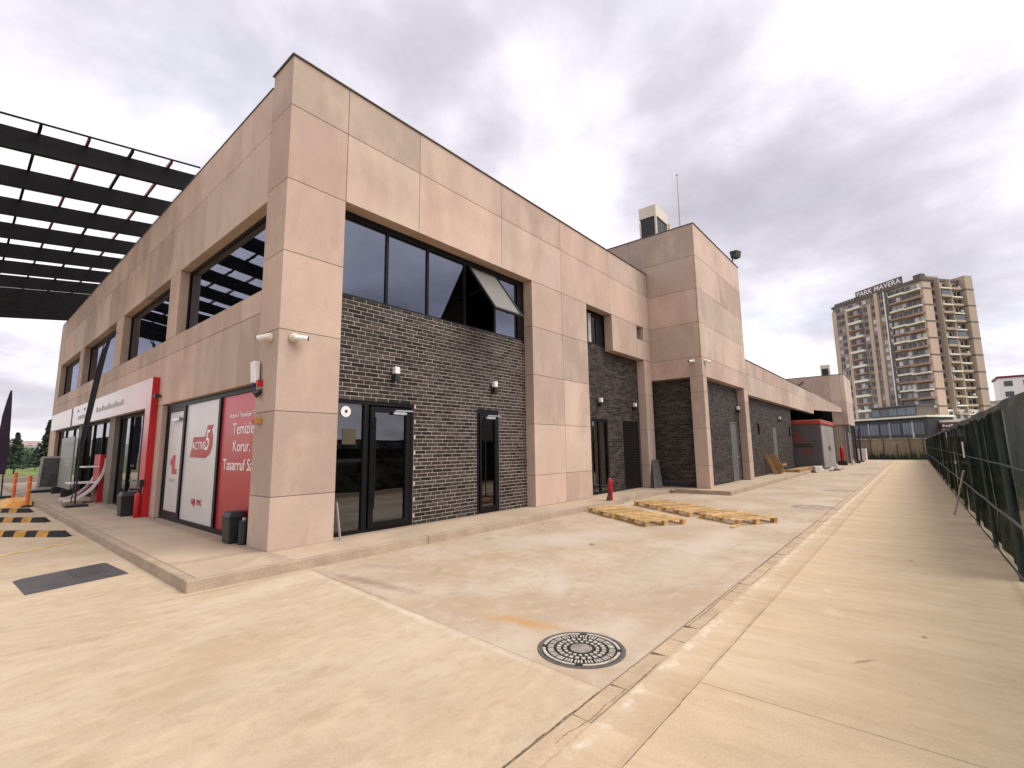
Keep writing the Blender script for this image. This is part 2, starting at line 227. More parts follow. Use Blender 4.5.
# ------------------------------------------------------------------ mesh helpers
class B:
    def __init__(s): s.v = []; s.f = []; s.t = []
    def add(s, vs_, fs, tint=None):
        k = len(s.v); s.v += [tuple(q) for q in vs_]; s.f += [tuple(i+k for i in q) for q in fs]
        s.t += [0.5 if tint is None else tint]*len(fs); return s
    def box(s, x0, x1, y0, y1, z0, z1, tint=None):
        return s.add([(x0,y0,z0),(x1,y0,z0),(x1,y1,z0),(x0,y1,z0),(x0,y0,z1),(x1,y0,z1),(x1,y1,z1),(x0,y1,z1)],
                     [(0,3,2,1),(4,5,6,7),(0,1,5,4),(1,2,6,5),(2,3,7,6),(3,0,4,7)], tint)
    def hexa(s, p): return s.add(p, [(0,3,2,1),(4,5,6,7),(0,1,5,4),(1,2,6,5),(2,3,7,6),(3,0,4,7)])
    def slab(s, poly, z0, z1):
        n = len(poly); return s.add([(x,y,z0) for x,y in poly]+[(x,y,z1) for x,y in poly],
            [tuple(range(n-1,-1,-1)), tuple(range(n,2*n))]+[(i,(i+1)%n,n+(i+1)%n,n+i) for i in range(n)])
    def beam(s, a, b, wd, ht, up=(0,0,1)):
        a = Vector(a); b = Vector(b); d = (b-a).normalized(); up = Vector(up)
        if abs(d.dot(up)) > 0.98: up = Vector((1,0,0))
        sd = d.cross(up).normalized()*wd/2; u = sd.cross(d).normalized()*ht/2
        return s.hexa([a-sd-u, a+sd-u, b+sd-u, b-sd-u, a-sd+u, a+sd+u, b+sd+u, b-sd+u])
    def tube(s, pts, rad, n=8, cap=True):
        pts = [Vector(p) for p in pts]; rad = rad if isinstance(rad, (list, tuple)) else [rad]*len(pts)
        k = len(s.v); ref = None
        for i, p in enumerate(pts):
            d = (pts[min(i+1,len(pts)-1)]-pts[max(i-1,0)]).normalized()
            if ref is None: ref = Vector((1,0,0)) if abs(d.x) < 0.9 else Vector((0,1,0))
            a = d.cross(ref).normalized(); b = d.cross(a).normalized(); ref = -b if False else ref
            for j in range(n):
                t = 2*math.pi*j/n; s.v.append(tuple(p + a*math.cos(t)*rad[i] + b*math.sin(t)*rad[i]))
        for i in range(len(pts)-1):
            for j in range(n):
                q = (k+i*n+j, k+i*n+(j+1)%n, k+(i+1)*n+(j+1)%n, k+(i+1)*n+j); s.f.append(q); s.t.append(0.5)
        if cap:
            s.f.append(tuple(k+j for j in range(n-1,-1,-1))); s.f.append(tuple(k+(len(pts)-1)*n+j for j in range(n))); s.t += [0.5, 0.5]
        return s
    def lathe(s, c, prof, n=20, a0=0, a1=2*math.pi):
        c = Vector(c); k = len(s.v)
        for r_, z in prof:
            for j in range(n):
                t = 2*math.pi*j/n; s.v.append((c.x+r_*math.cos(t), c.y+r_*math.sin(t), c.z+z))
        for i in range(len(prof)-1):
            for j in range(n): s.f.append((k+i*n+j, k+i*n+(j+1)%n, k+(i+1)*n+(j+1)%n, k+(i+1)*n+j)); s.t.append(0.5)
        s.f.append(tuple(k+j for j in range(n-1,-1,-1))); s.f.append(tuple(k+(len(prof)-1)*n+j for j in range(n))); s.t += [0.5,0.5]
        return s
    def sphere(s, c, r_, n=12):
        return s.lathe(c, [(max(1e-4, r_*math.sin(math.pi*i/8)), -r_*math.cos(math.pi*i/8)) for i in range(9)], n)
def root_loc(p):
    while p is not None and p.parent is not None: p = p.parent
    return Vector((0,0,0)) if p is None or p.get('localspace') else Vector(p.location)
def mk(name, b, mat, parent=None, smooth=False, bevel=0, kind=None, tint=False):
    me = bpy.data.meshes.new(name); off = root_loc(parent)
    me.from_pydata([tuple(Vector(q)-off) for q in b.v] if off.length > 0 else b.v, [], b.f)
    me.materials.append(MT[mat] if isinstance(mat, str) else mat)
    if smooth:
        for p in me.polygons: p.use_smooth = True
    if tint:
        a = me.attributes.new('tint', 'FLOAT', 'FACE'); a.data.foreach_set('value', b.t)
    o = bpy.data.objects.new(name, me); col.objects.link(o)
    if parent is not None: o.parent = parent
    if bevel:
        mo = o.modifiers.new('bevel', 'BEVEL'); mo.width = bevel; mo.segments = 1; mo.limit_method = 'ANGLE'
    if kind: o['kind'] = kind
    return o
def box(name, x0, x1, y0, y1, z0, z1, mat, parent=None, **k): return mk(name, B().box(x0,x1,y0,y1,z0,z1), mat, parent, **k)
def thing(name, label, cat, loc=(0,0,0), rz=0, group=None, local=False):
    o = bpy.data.objects.new(name, None); col.objects.link(o); o.location = loc; o.rotation_euler = (0,0,rz)
    o['label'] = label; o['category'] = cat; o.empty_display_size = 0.2
    if group: o['group'] = group
    if local or rz: o['localspace'] = 1
    return o
def tag(o, label, cat, group=None):
    o['label'] = label; o['category'] = cat
    if group: o['group'] = group
    return o
def struct(o): o['kind'] = 'structure'; return o
def copy_tree(o, parent=None):
    c = o.copy(); col.objects.link(c)
    if parent is not None: c.parent = parent
    for ch in list(o.children): copy_tree(ch, c)
    return c
def text(name, s, size, right, up, pos, mat, parent, depth=0.004, align='LEFT', sx=1.0, shear=0.0, off_=0.0):
    cu = bpy.data.curves.new(name, 'FONT'); cu.body = s; cu.size = size; cu.extrude = depth; cu.align_x = align; cu.shear = shear
    cu.resolution_u = 3; cu.offset = off_
    o = bpy.data.objects.new('tmp', cu); col.objects.link(o)
    dg = bpy.context.evaluated_depsgraph_get(); me = bpy.data.meshes.new_from_object(o.evaluated_get(dg)); bpy.data.objects.remove(o)
    r_ = Vector(right); u_ = Vector(up); nn = r_.cross(u_); off = root_loc(parent); p = Vector(pos) - off
    for v in me.vertices: v.co = p + r_*v.co.x*sx + u_*v.co.y + nn*v.co.z
    me.materials.clear(); me.materials.append(MT[mat]); me.name = name
    ob = bpy.data.objects.new(name, me); col.objects.link(ob); ob.parent = parent
    return ob

# ------------------------------------------------------------------ ground, yard, pavements
K = 0.13
struct(mk('ground', B().add([(-700,-700,-0.06),(900,-700,-0.06),(900,900,-0.06),(-700,900,-0.06)], [(0,1,2,3)]), 'soil'))
MT['gap'] = M('joint_dirt', (0.13, 0.10, 0.075), 0.95, 0.3, 6)
yard = struct(mk('concrete_yard', B().box(-45, 59, -8.36, 45, -0.20, -0.03), 'gap'))
def slab(poly, mat): return mk('slab', B().slab(poly, -0.03, 0.0), mat, yard)
g = 0.006
slab([(-45,-0.93),(-1.28,-0.93),(-1.28,45),(-45,45)], 'conc')
slab([(-45,-5.74),(-0.221,-5.74),(0.159,-0.936),(-45,-0.936)], 'conc')
slab([(-0.217,-5.74),(59,-5.74),(59,0.5),(9.6,0.5),(9.6,-0.936),(0.163,-0.936)], 'concp')
x = -7.0
while x < 14:
    L_ = random.uniform(0.25, 0.75); dy = random.uniform(-0.008, 0.008)
    mk('strip_piece', B().slab([(x,-5.885+dy),(x+L_-0.006+random.uniform(-.006,.006),-5.885+dy),(x+L_-0.006+random.uniform(-.05,.05),-5.752),(x+.01,-5.752)], -0.03, random.uniform(-0.006, 0.002)), 'strip', yard)
    x += L_
slab([(x,-5.885),(59,-5.885),(59,-5.752),(x,-5.752)], 'strip')
slab([(-45,-6.208),(59,-6.208),(59,-5.891),(-45,-5.891)], 'concm')
slab([(-45,-8.33),(0.277,-8.33),(0.277,-6.212),(-45,-6.212)], 'concl')
slab([(0.283,-8.33),(59,-8.33),(59,-6.212),(0.283,-6.212)], 'concl')
def crack(p0, p1, wd, n_=24, jag=.02):
    p0 = Vector((*p0, .0022)); p1 = Vector((*p1, .0022)); d = p1-p0; nn = Vector((-d.y, d.x, 0)).normalized(); b = B(); pl = []; o_ = 0
    for i in range(n_+1):
        o_ += random.uniform(-jag, jag); o_ *= .85; w_ = wd*random.uniform(.2, .9)*(1 if 0 < i < n_ else .2); c = p0+d*i/n_+nn*o_; pl += [c-nn*w_/2, c+nn*w_/2]
    b.add(pl, [(2*i, 2*i+2, 2*i+3, 2*i+1) for i in range(n_)]); mk('crack', b, 'gap', yard)
crack((-1.6,-5.744), (-0.25,-5.745), .014, 60, .004); crack((-0.9,-5.84), (0.4,-5.888), .006, 60, .006)
crack((0.18,-1.0), (0.02,-3.0), .006, 60, .006); crack((1.2,-5.78), (3.4,-5.77), .009, 80, .005); crack((3.4,-5.755), (9,-5.75), .007, 90, .005)
crack((-0.85,-6.211), (0.28,-6.211), .004, 50, .003); crack((0.5,-6.205), (2.2,-6.20), .004, 60, .004)
# pale patches and a rust stain on the slabs
def blob(cx, cy_, rx, ry, ang, n=18, jit=0.25):
    o_ = []
    for i in range(n):
        t = 2*math.pi*i/n; q = 1 + random.uniform(-jit, jit)
        o_.append((cx + q*(rx*math.cos(t)*math.cos(ang) - ry*math.sin(t)*math.sin(ang)), cy_ + q*(rx*math.cos(t)*math.sin(ang) + ry*math.sin(t)*math.cos(ang))))
    return o_
MT['rust'] = M('rust_stain', (0.47, 0.27, 0.11), 0.85, 0.25, 5, 0.2, 40, stain=[((0.55, 0.43, 0.33), 6, 0.42, 0.6, 0.9)])
MT['damp'] = M('damp', (0.30, 0.235, 0.18), 0.7, 0.2, 3, 0.1, 30, stain=[((0.52, 0.42, 0.33), 4, 0.5, 0.65, 0.8)])

pav = struct(mk('pavement', B().box(-1.14, 14.2, -0.80, 0.3, -0.03, K-0.004), 'kerb'))
b = B().slab([(-1.15,-0.815),(0.0,-0.815),(0.0,0.6),(-1.15,0.6)], K-0.06, K); mk('paving_slab', b, 'pave', pav)
for y0_, y1_ in ((0.606,5.2),(5.206,10.4),(10.406,15.6),(15.606,22),(22.006,30)): mk('paving_slab', B().box(-1.15, 0.35, y0_, y1_, K-0.06, K), 'pave', pav)
for x0_, x1_ in ((0.006,2.35),(2.356,5.2),(5.206,9.45)): mk('paving_slab', B().box(x0_, x1_, -0.815, 0.45, K-0.06, K), 'pave', pav)
mk('paving_slab', B().box(9.456, 13.2, -0.32, 0.6, K-0.06, K), 'pave', pav)
def kerbs(p0, p1, n_):
    p0 = Vector((*p0,0)); p1 = Vector((*p1,0)); d = (p1-p0)/n_
    for i in range(n_):
        a = p0 + d*i; c = p0 + d*(i+1) - d.normalized()*0.008
        sd = Vector((-d.y, d.x, 0)).normalized()*0.125
        mk('kerb_stone', B().hexa([(a.x,a.y,-.03),(c.x,c.y,-.03),(c.x+sd.x,c.y+sd.y,-.03),(a.x+sd.x,a.y+sd.y,-.03),
            (a.x+sd.x*.12,a.y+sd.y*.12,K+.002),(c.x+sd.x*.12,c.y+sd.y*.12,K+.002),(c.x+sd.x,c.y+sd.y,K+.002),(a.x+sd.x,a.y+sd.y,K+.002)]), 'kerbs', pav, bevel=0.008)
kerbs((-1.28,-0.945),(9.45,-0.945),3)
kerbs((-1.28,30),(-1.28,-0.81),6)
kerbs((9.46,-0.45),(13.2,-0.45),1)
isl = struct(mk('raised_walkway', B().box(13.45, 33, -2.70, -1.3, -0.03, K-0.03), 'kerb'))
for i in range(7): mk('paving_slab', B().box(13.52+i*2.8+(0.006 if i else 0), 13.52+(i+1)*2.8, -2.66, -0.9 if i < 1 else -1.3, K-0.06, K), 'pave', isl)
mk('paving_slab', B().box(13.21, 14.5, -0.894, 0.4, K-0.06, K), 'pave', isl)
pav2 = pav; pav = isl
kerbs((13.4,-2.78),(33,-2.78),4); kerbs((13.4,-0.5),(13.4,-2.66),1)

# ------------------------------------------------------------------ main building
BL = thing('commercial_building', 'two storey beige panel clad building with dark brick bays and a taller block', 'building', (7, 8, 0))
Z = [K, 0.92, 2.235, 3.545, 4.855, 6.115, 7.45, 8.37]
GP = 0.0045
def pR(x0, x1, z0, z1, y=0.0, d=0.30, name='cladding_panel', parent=BL):
    return box(name, x0+GP, x1-GP, y, y+d, z0+GP, z1-GP, 'clad', parent, bevel=0.004)
def pL(y0, y1, z0, z1, x=0.0, d=0.25, parent=BL):
    return box('cladding_panel', x, x+d, y0+GP, y1-GP, z0+GP, z1-GP, 'clad', parent, bevel=0.004)
def core(x0, x1, y0, y1, z0, z1, mat='grout', i=0.014): return box('wall_core', x0+i, x1-i, y0+i, y1-i, z0, z1, mat, BL)
# corner column
for a, c in zip(Z[:-1], Z[1:]): box('corner_panel', 0, 1.06-GP, 0, 0.76-GP, a+(0 if a == K else GP), c-GP, 'clad', BL, bevel=0.004)
core(0, 1.05, 0, 0.75, K, 8.36)
# pillar between bays
for a, c in zip(Z[:5], Z[1:6]): pR(6.57, 8.0, a, c); pR(8.0, 9.38, a, c)
core(6.57, 9.38, 0, 0.3, K, 6.11)
# upper band of the long facade
XJ = [1.06, 2.74, 5.36, 8.0, 10.92, 13.2, 14.05]
for x0_, x1_ in zip(XJ[:-1], XJ[1:]):
    pR(x0_, x1_, Z[5], Z[6]); pR(x0_, x1_, Z[6], Z[7])
core(1.06, 14.05, 0, 0.3, Z[5]+0.014, 8.36)
box('coping', -0.03, 14.05, -0.03, 0.34, 8.37, 8.388, 'coping', BL)
box('coping', -0.03, 0.30, 0.342, 0.78, 8.37, 8.388, 'coping', BL)
# hanging block of bay two with its small square opening, and the third column
pR(11.02, 12.93, 4.86, Z[5]); pR(12.93, 14.05, 4.86, 5.60); pR(13.48, 14.05, 5.60, Z[5])
box('vent_recess', 12.92, 13.49, 0.16, 0.30, 5.59, 6.11, 'grout', BL)
for a, c in zip(Z[:4], Z[1:5]): pR(13.43, 14.05, a, c)
core(13.43, 14.05, 0, 0.30, K, 4.86); core(11.02, 12.93, 0, 0.30, 4.875, 6.1)
box('return_wall', 13.42, 14.36, 0.31, 0.6, K, 5.0, 'grout', BL)
# taller block
TZ = [4.12, 4.83, 6.13, 7.40, 8.68, 9.92]; TX, TY = 14.06, -1.92
for i in range(5):
    a, c = TZ[i], TZ[i+1]
    if i == 0: box('corner_panel', TX, TX+0.39, TY, TY+0.47, a+GP, c-GP, 'clad', BL, bevel=.004)
    ys = [TY, 0.7, 4.0] if i == 4 else [TY, 4.0]
    ys0 = (TY+0.47 if i == 0 else TY+0.05)
    ys = [ys0]+ys[1:]
    for y0_, y1_ in zip(ys[:-1], ys[1:]): pL(y0_, y1_, a, c, x=TX, d=0.3)
    xs_ = [TX+0.39, 20.02] if i == 0 else ([TX, 20.02] if i == 4 else [TX, 16.85, 20.02])
    for x0_, x1_ in zip(xs_[:-1], xs_[1:]): pR(x0_ if x0_ > TX else TX-GP, x1_, a, c, y=TY, d=0.3 if i == 0 else 0.045)
for a, c in zip([K]+Z[1:4], Z[1:4]+[4.12]):
    box('corner_panel', TX, TX+0.39, TY, TY+0.47, a+(0 if a == K else GP), c-GP, 'clad', BL, bevel=.004)
    pR(19.38, 20.02, a, c, y=TY, d=0.3)
core(TX, TX+0.39, TY, TY+0.47, K, 4.12); core(TX, 20.02, TY+.03, TY+0.29, 4.14, 9.9); core(TX, TX+0.29, TY, 4.0, 4.14, 9.9); core(19.38, 20.02, TY, TY+0.3, K, 4.12)
box('side_wall', 19.75, 20.0, TY+0.31, 4.0, 5.4, 9.9, 'clad', BL)
box('coping', TX-0.03, 20.05, TY-0.03, TY+0.32, 9.92, 9.938, 'coping', BL); box('coping', TX-0.03, TX+0.30, TY+0.323, 4.0, 9.92, 9.938, 'coping', BL)
box('roof_slab', TX+0.31, 19.74, TY+0.31, 4.0, 9.3, 9.5, 'grout', BL)
# low wing
LX = [20.03, 23.2, 25.85, 29.6, 32.8, 36.0, 38.5]
for x0_, x1_ in zip(LX[:-1], LX[1:]): pR(x0_, x1_, 3.9, 4.83, y=TY); pR(x0_, x1_, 4.83, 5.52, y=TY)
core(20.03, 38.5, TY, TY+0.29, 3.92, 5.5)
box('coping', 20.06, 38.5, TY-0.03, TY+0.32, 5.52, 5.536, 'coping', BL)
box('roof_slab', 20.03, 46.3, TY+0.31, 8, 4.9, 5.1, 'grout', BL)
def seg(p0, p1, z0a, z0b, z1a, z1b, th, mat, name):
    d = Vector((p1[0]-p0[0], p1[1]-p0[1], 0)).normalized(); n_ = Vector((-d.y, d.x, 0))*th
    return mk(name, B().hexa([(*p0,z0a),(*p1,z0b),(p1[0]+n_.x,p1[1]+n_.y,z0b),(p0[0]+n_.x,p0[1]+n_.y,z0a),(*p0,z1a),(*p1,z1b),(p1[0]+n_.x,p1[1]+n_.y,z1b),(p0[0]+n_.x,p0[1]+n_.y,z1a)]), mat, BL)
seg((38.51,-1.93), (46.3,-2.98), 4.2, 4.35, 5.5, 4.65, 0.25, 'clad', 'cladding_panel')
# loading bay behind the shed, its shade put into the black wall colour
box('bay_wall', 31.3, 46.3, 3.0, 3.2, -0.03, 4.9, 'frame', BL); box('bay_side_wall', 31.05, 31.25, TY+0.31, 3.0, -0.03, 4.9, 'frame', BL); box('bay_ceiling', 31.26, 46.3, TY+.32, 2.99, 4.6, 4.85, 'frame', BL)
# far block
FX, FY = 46.4, -3.32
for y0_, y1_ in ((FY+.31, -2.2), (-2.2, 1.0), (1.0, 6.0)): pL(y0_, y1_, 5.3, 7.66, x=FX, d=.3); pL(y0_, y1_, 3.3 if y0_ < -2 else 4.75, 5.3, x=FX, d=.3)
pR(FX-GP, 52, 3.3, 5.3, y=FY); pR(FX-GP, 52, 5.3, 7.66, y=FY); core(FX, 52, FY, 6, 3.4, 7.6, i=0.05)
box('wall_core', FX+0.2, 50, FY+0.35, 6, -0.03, 3.4, 'apt_tan', BL); box('bay_end_shade', FX-.06, FX-.005, -2.2, 6, -.03, 4.7, 'frame', BL); box('pillar', FX, FX+0.3, FY, FY+0.3, -0.03, 3.3, 'grey', BL); box('pillar', 51.5, 51.9, FY, FY+0.3, -0.03, 3.3, 'grey', BL)  # black sheet closing the bay end: bay shade put into its colour
box('coping', FX-0.03, 52.03, FY-.03, 6, 7.66, 7.70, 'coping', BL)
# left facade
OP = [(0.78,5.55),(6.33,11.25),(12.25,18.0),(18.95,24.2)]
LJ = [0.76, 1.62, 4.0, 6.4, 8.8, 11.2, 13.6, 16.0, 18.4, 20.8, 23.2, 25.2]
for y0_, y1_ in zip(LJ[:-1], LJ[1:]):
    pL(y0_, y1_, 5.95, 7.28); pL(y0_, y1_, 7.28, 8.15); pL(y0_, y1_, 2.75, 3.94); pL(y0_, y1_, 3.94, 4.35)
for y0_, y1_ in ((5.55,6.33),(11.25,12.25),(18.0,18.95),(24.2,25.2)): pL(y0_, y1_, 4.35, 5.95)
core(0, .25, .76, 25.2, 2.78, 4.33); core(0, .25, .76, 25.2, 5.97, 8.13)
box('coping', -0.015, 0.28, 0.782, 25.2, 8.15, 8.17, 'coping', BL)
pL(6.1, 6.95, K, 2.75); box('shop_pier', 0, .2, 11.0, 11.75, K, 2.75, 'pier', BL); box('shop_pier', 0, .2, 16.6, 17.2, K, 2.75, 'pier', BL); pL(23.4, 25.2, K, 2.75)
box('end_wall', 0.0, 14, 25.21, 25.45, K, 8.15, 'clad', BL)
# shell
box('roof_slab', 0.26, 14.05, 0.31, 25.2, 7.7, 7.9, 'inside', BL); box('floor_slab', 0.27, 14.0, 0.33, 25.2, 4.05, 4.22, 'inside', BL)
box('floor_slab', 0.36, 14.0, 0.46, 25.2, -0.03, K-.005, 'inside', BL); box('partition', 7.8, 8.0, 0.5, 25.2, K, 7.7, 'inside', BL); box('partition', 1.2, 7.8, 9.6, 9.8, K, 7.7, 'inside', BL); box('partition', 0.6, 7.8, 0.75, 0.9, K, 4.05, 'inside', BL)
box('back_wall', 13.8, 14.05, 4.01, 25.2, K, 7.7, 'inside', BL)

# brick walls
BLEN, BH, BT, MJ = 0.275, 0.0775, 0.026, 0.0135
def courses(u0_, u1_, z0_, z1_, excl):
    out = []; nz = int((z1_-z0_)/BH); k = 0; z = z0_
    while z + BH*0.6 < z1_ + 1e-6:
        zt = min(z+BH-MJ, z1_)
        iv = [(u0_, u1_)]
        for (a, b_, c, d) in excl:
            if zt > c and z < d:
                nv = []
                for p, q in iv:
                    if b_ <= p or a >= q: nv.append((p, q))
                    else:
                        if a > p: nv.append((p, a))
                        if b_ < q: nv.append((b_, q))
                iv = nv
        off = (BLEN*(0, .5, .18, .62)[k % 4]) % BLEN
        for p, q in iv:
            u = u0_ - off
            while u < q:
                a = max(u, p+0.003); c = min(u+BLEN-MJ, q-0.003)
                if c - a > 0.04: out.append((a, c, z, zt, abs((c-a)-(BLEN-MJ)) < 1e-4 and abs(zt-z-(BH-MJ)) < 1e-4))
                u += BLEN
        z += BH; k += 1
    return out
def brick_wall(face, plane, u0_, u1_, z0_, z1_, excl, nobj, mortar, label=None):
    """face 'R' looks towards -y at y=plane, face 'L' towards -x at x=plane"""
    mb = B()
    zs = sorted({z0_, z1_} | {e for r_ in excl for e in r_[2:]}); 
    for a, c in zip(zs[:-1], zs[1:]):
        if c - a < 1e-3: continue
        iv = [(u0_, u1_)]
        for e in excl:
            if e[2] < (a+c)/2 < e[3]:
                nv = []
                for p, q in iv:
                    if e[0] > p: nv.append((p, min(q, e[0])))
                    if e[1] < q: nv.append((max(p, e[1]), q))
                iv = nv
        for p, q in iv:
            if face == 'R': mb.box(p, q, plane+0.005, plane+0.16, a, c)
            else: mb.box(plane+0.005, plane+0.16, p, q, a, c)
    wall = mk('brick_wall', mb, mortar, BL)
    bs = courses(u0_, u1_, z0_, z1_, excl)
    def ctr(q): 
        u = (q[0]+q[1])/2; z = (q[2]+q[3])/2
        return (Vector((u, plane, z)) if face == 'R' else Vector((plane, u, z))) - CAM
    full = sorted([q for q in bs if q[4]], key=lambda q: ctr(q).length)[:nobj]; fs = set(full)
    off = root_loc(BL); shared = None
    for q in full:
        u = q[0]; z = q[2]
        if shared is None:
            t = B(); l_, h_ = BLEN-MJ, BH-MJ
            t.box(0, l_, 0, BT, 0, h_) if face == 'R' else t.box(0, BT, 0, l_, 0, h_)
            shared = bpy.data.meshes.new('brick'); shared.from_pydata(t.v, [], t.f); shared.materials.append(MT['brick'])
        o = bpy.data.objects.new('brick', shared); col.objects.link(o); o.parent = wall
        o.location = (Vector((u, plane+random.uniform(-.002,.002), z)) if face == 'R' else Vector((plane+random.uniform(-.002,.002), u, z))) - off
    jb = B()
    for q in bs:
        if q in fs: continue
        j = random.uniform(-.002, .002)
        if face == 'R': jb.box(q[0], q[1], plane+j, plane+BT, q[2], q[3], random.random())
        else: jb.box(plane+j, plane+BT, q[0], q[1], q[2], q[3], random.random())
    mk('brickwork', jb, 'brickj', wall, kind='stuff', tint=True)
    return wall
brick_wall('R', 0.27, 1.065, 6.565, K, 4.46, [(1.065, 2.90, K, K+31*BH), (4.72, 5.50, K, K+31*BH)], 300, 'mortar')
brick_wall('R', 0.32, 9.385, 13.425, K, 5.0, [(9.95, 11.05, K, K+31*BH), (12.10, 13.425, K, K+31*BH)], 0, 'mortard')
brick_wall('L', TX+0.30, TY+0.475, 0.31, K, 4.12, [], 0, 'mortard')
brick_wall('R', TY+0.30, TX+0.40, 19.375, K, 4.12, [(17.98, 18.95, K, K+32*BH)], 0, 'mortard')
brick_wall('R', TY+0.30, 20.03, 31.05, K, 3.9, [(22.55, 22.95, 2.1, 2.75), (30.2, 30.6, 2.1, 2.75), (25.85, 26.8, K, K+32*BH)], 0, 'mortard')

# windows of the long facade
def frameR(x0, x1, z0, z1, y, fr, d=0.06, parent=None, mat='frame', name='frame'):
    b = B().box(x0, x0+fr, y, y+d, z0, z1).box(x1-fr, x1, y, y+d, z0, z1).box(x0+fr, x1-fr, y, y+d, z0, z0+fr).box(x0+fr, x1-fr, y, y+d, z1-fr, z1)
    return mk(name, b, mat, parent)
def frameL(y0, y1, z0, z1, x, fr, d=0.06, parent=None, mat='frame', name='frame'):
    b = B().box(x, x+d, y0, y0+fr, z0, z1).box(x, x+d, y1-fr, y1, z0, z1).box(x, x+d, y0+fr, y1-fr, z0, z0+fr).box(x, x+d, y0+fr, y1-fr, z1-fr, z1)
    return mk(name, b, mat, parent)
def paneR(x0, x1, z0, z1, y, mat, parent, name='pane'): return box(name, x0, x1, y, y+0.012, z0, z1, mat, parent)
def paneL(y0, y1, z0, z1, x, mat, parent, name='pane'): return box(name, x, x+0.012, y0, y1, z0, z1, mat, parent)
win = mk('window', B().box(1.065, 6.565, 0.285, 0.36, 5.99, 6.11).box(1.065, 6.565, 0.285, 0.36, 4.46, 4.50).box(6.30, 6.565, 0.285, 0.36, 4.50, 5.99), 'frame', BL)
mx_ = [1.065, 2.18, 3.23, 4.36, 5.41, 6.30]
for m_ in mx_[1:-1]: box('mullion', m_-0.03, m_+0.03, 0.29, 0.36, 4.50, 5.99, 'frame', win)
for i in (0, 1, 2, 4): paneR(mx_[i]+0.03, mx_[i+1]-0.03, 4.50, 5.99, 0.32, 'glass', win)
# open sash, hinged at its head
hz, hy, bz, by = 5.97, 0.27, 4.72, -0.62
def sashpt(t, x, o_): 
    d = Vector((0, by-hy, bz-hz)); n_ = Vector((0, d.z, -d.y)).normalized()
    q = Vector((x, hy, hz)) + d*t + n_*o_; return q
def sashbar(b, t0, t1, x0, x1, o0, o1):
    b.hexa([sashpt(t0,x0,o0), sashpt(t0,x1,o0), sashpt(t1,x1,o0), sashpt(t1,x0,o0), sashpt(t0,x0,o1), sashpt(t0,x1,o1), sashpt(t1,x1,o1), sashpt(t1,x0,o1)])
b = B(); x0_, x1_ = 4.40, 5.40
sashbar(b, 0, 1, x0_, x0_+.05, -.02, .03); sashbar(b, 0, 1, x1_-.05, x1_, -.02, .03); sashbar(b, 0, .035, x0_+.05, x1_-.05, -.02, .03); sashbar(b, .96, 1, x0_+.05, x1_-.05, -.02, .03)
sash = mk('open_sash', b, 'frame', BL); sash['label'] = 'top hung window sash propped wide open'
b = B(); sashbar(b, .035, .96, x0_+.05, x1_-.05, .0, .012)
MT['sashglass'] = M('sash_glass', (0.15, 0.145, 0.135), 0.25, 0.08, 1.0, spec=0.6)
mk('pane', b, 'sashglass', sash)
b = B(); b.beam(sashpt(.9, 4.9, -.05), sashpt(.97, 4.9, -.05), .05, .03); mk('handle', b, 'frame', sash)
for xx in (x0_+.02, x1_-.02): mk('stay', B().beam((xx, 0.33, 5.2), sashpt(.55, xx, -.02), .02, .02), 'frame', sash)
# bay two window
win = mk('window', B().box(9.385, 11.02, 0.33, 0.38, 5.0, 5.05).box(9.385, 11.02, 0.33, 0.38, 6.02, 6.11).box(10.5, 11.02, 0.33, 0.38, 5.05, 6.02).box(9.385, 10.0, 0.33, 0.38, 5.05, 6.02), 'frame', BL)
paneR(10.0, 10.5, 5.05, 6.02, 0.35, 'glass', win); box('light_strip', 9.99, 10.17, 0.322, 0.33, 5.05, 6.02, 'lgrey', win)
# doors of bay one
def closer(x, z, y, parent): mk('door_closer', B().box(x, x+0.30, y-0.06, y-0.01, z, z+0.05).beam((x+.02,y-.07,z+.07),(x+0.42,y-.10,z+.075),.02,.02), 'silver', parent)
dr = frameR(1.07, 2.89, K, 2.53, 0.285, 0.07, 0.07, BL, name='door'); dr['label'] = 'black framed glazed entrance door with side light'
box('mullion', 1.74, 1.84, 0.28, 0.36, K+.07, 2.46, 'frame', dr)
frameR(1.87, 2.79, K+.06, 2.43, 0.262, 0.10, 0.06, dr, name='door_leaf')
paneR(1.97, 2.69, K+.16, 2.33, 0.30, 'glassd', dr); paneR(1.14, 1.74, K+.07, 2.46, 0.32, 'glassd', dr)
box('side_light_rail', 1.14, 1.74, 0.305, 0.335, 1.40, 1.46, 'frame', dr)
mk('handle', B().tube([(1.93,.19,.55),(1.93,.19,2.22)], .017, 8).tube([(1.93,.27,.7),(1.93,.19,.7)], .01, 6).tube([(1.93,.27,2.05),(1.93,.19,2.05)], .01, 6), 'frame', dr)
closer(2.36, 2.30, 0.262, dr)
b = B(); b.tube([(1.38,.315,2.31),(1.38,.30,2.31)], .10, 20); vt = mk('round_vent', b, 'white', dr); mk('vent_hole', B().tube([(1.385,.301,2.315),(1.385,.295,2.315)], .028, 12), 'black', vt)
MT['paper'] = M('paper_notice', (0.07, 0.06, 0.03), 0.6); box('notice', 1.33, 1.60, 0.312, 0.318, 1.72, 2.0, 'paper', dr)
nd_ = frameR(4.725, 5.495, K, 2.53, 0.285, 0.08, 0.07, BL, name='door'); nd_['label'] = 'narrow black framed glazed door'
frameR(4.81, 5.41, K+.08, 2.45, 0.262, 0.07, 0.05, nd_, name='door_leaf'); paneR(4.88, 5.34, K+.15, 2.38, 0.30, 'glassd', nd_); mk('handle', B().tube([(4.93,.20,.5),(4.93,.20,2.2)], .015, 8), 'frame', nd_); closer(5.0, 2.32, 0.262, nd_)
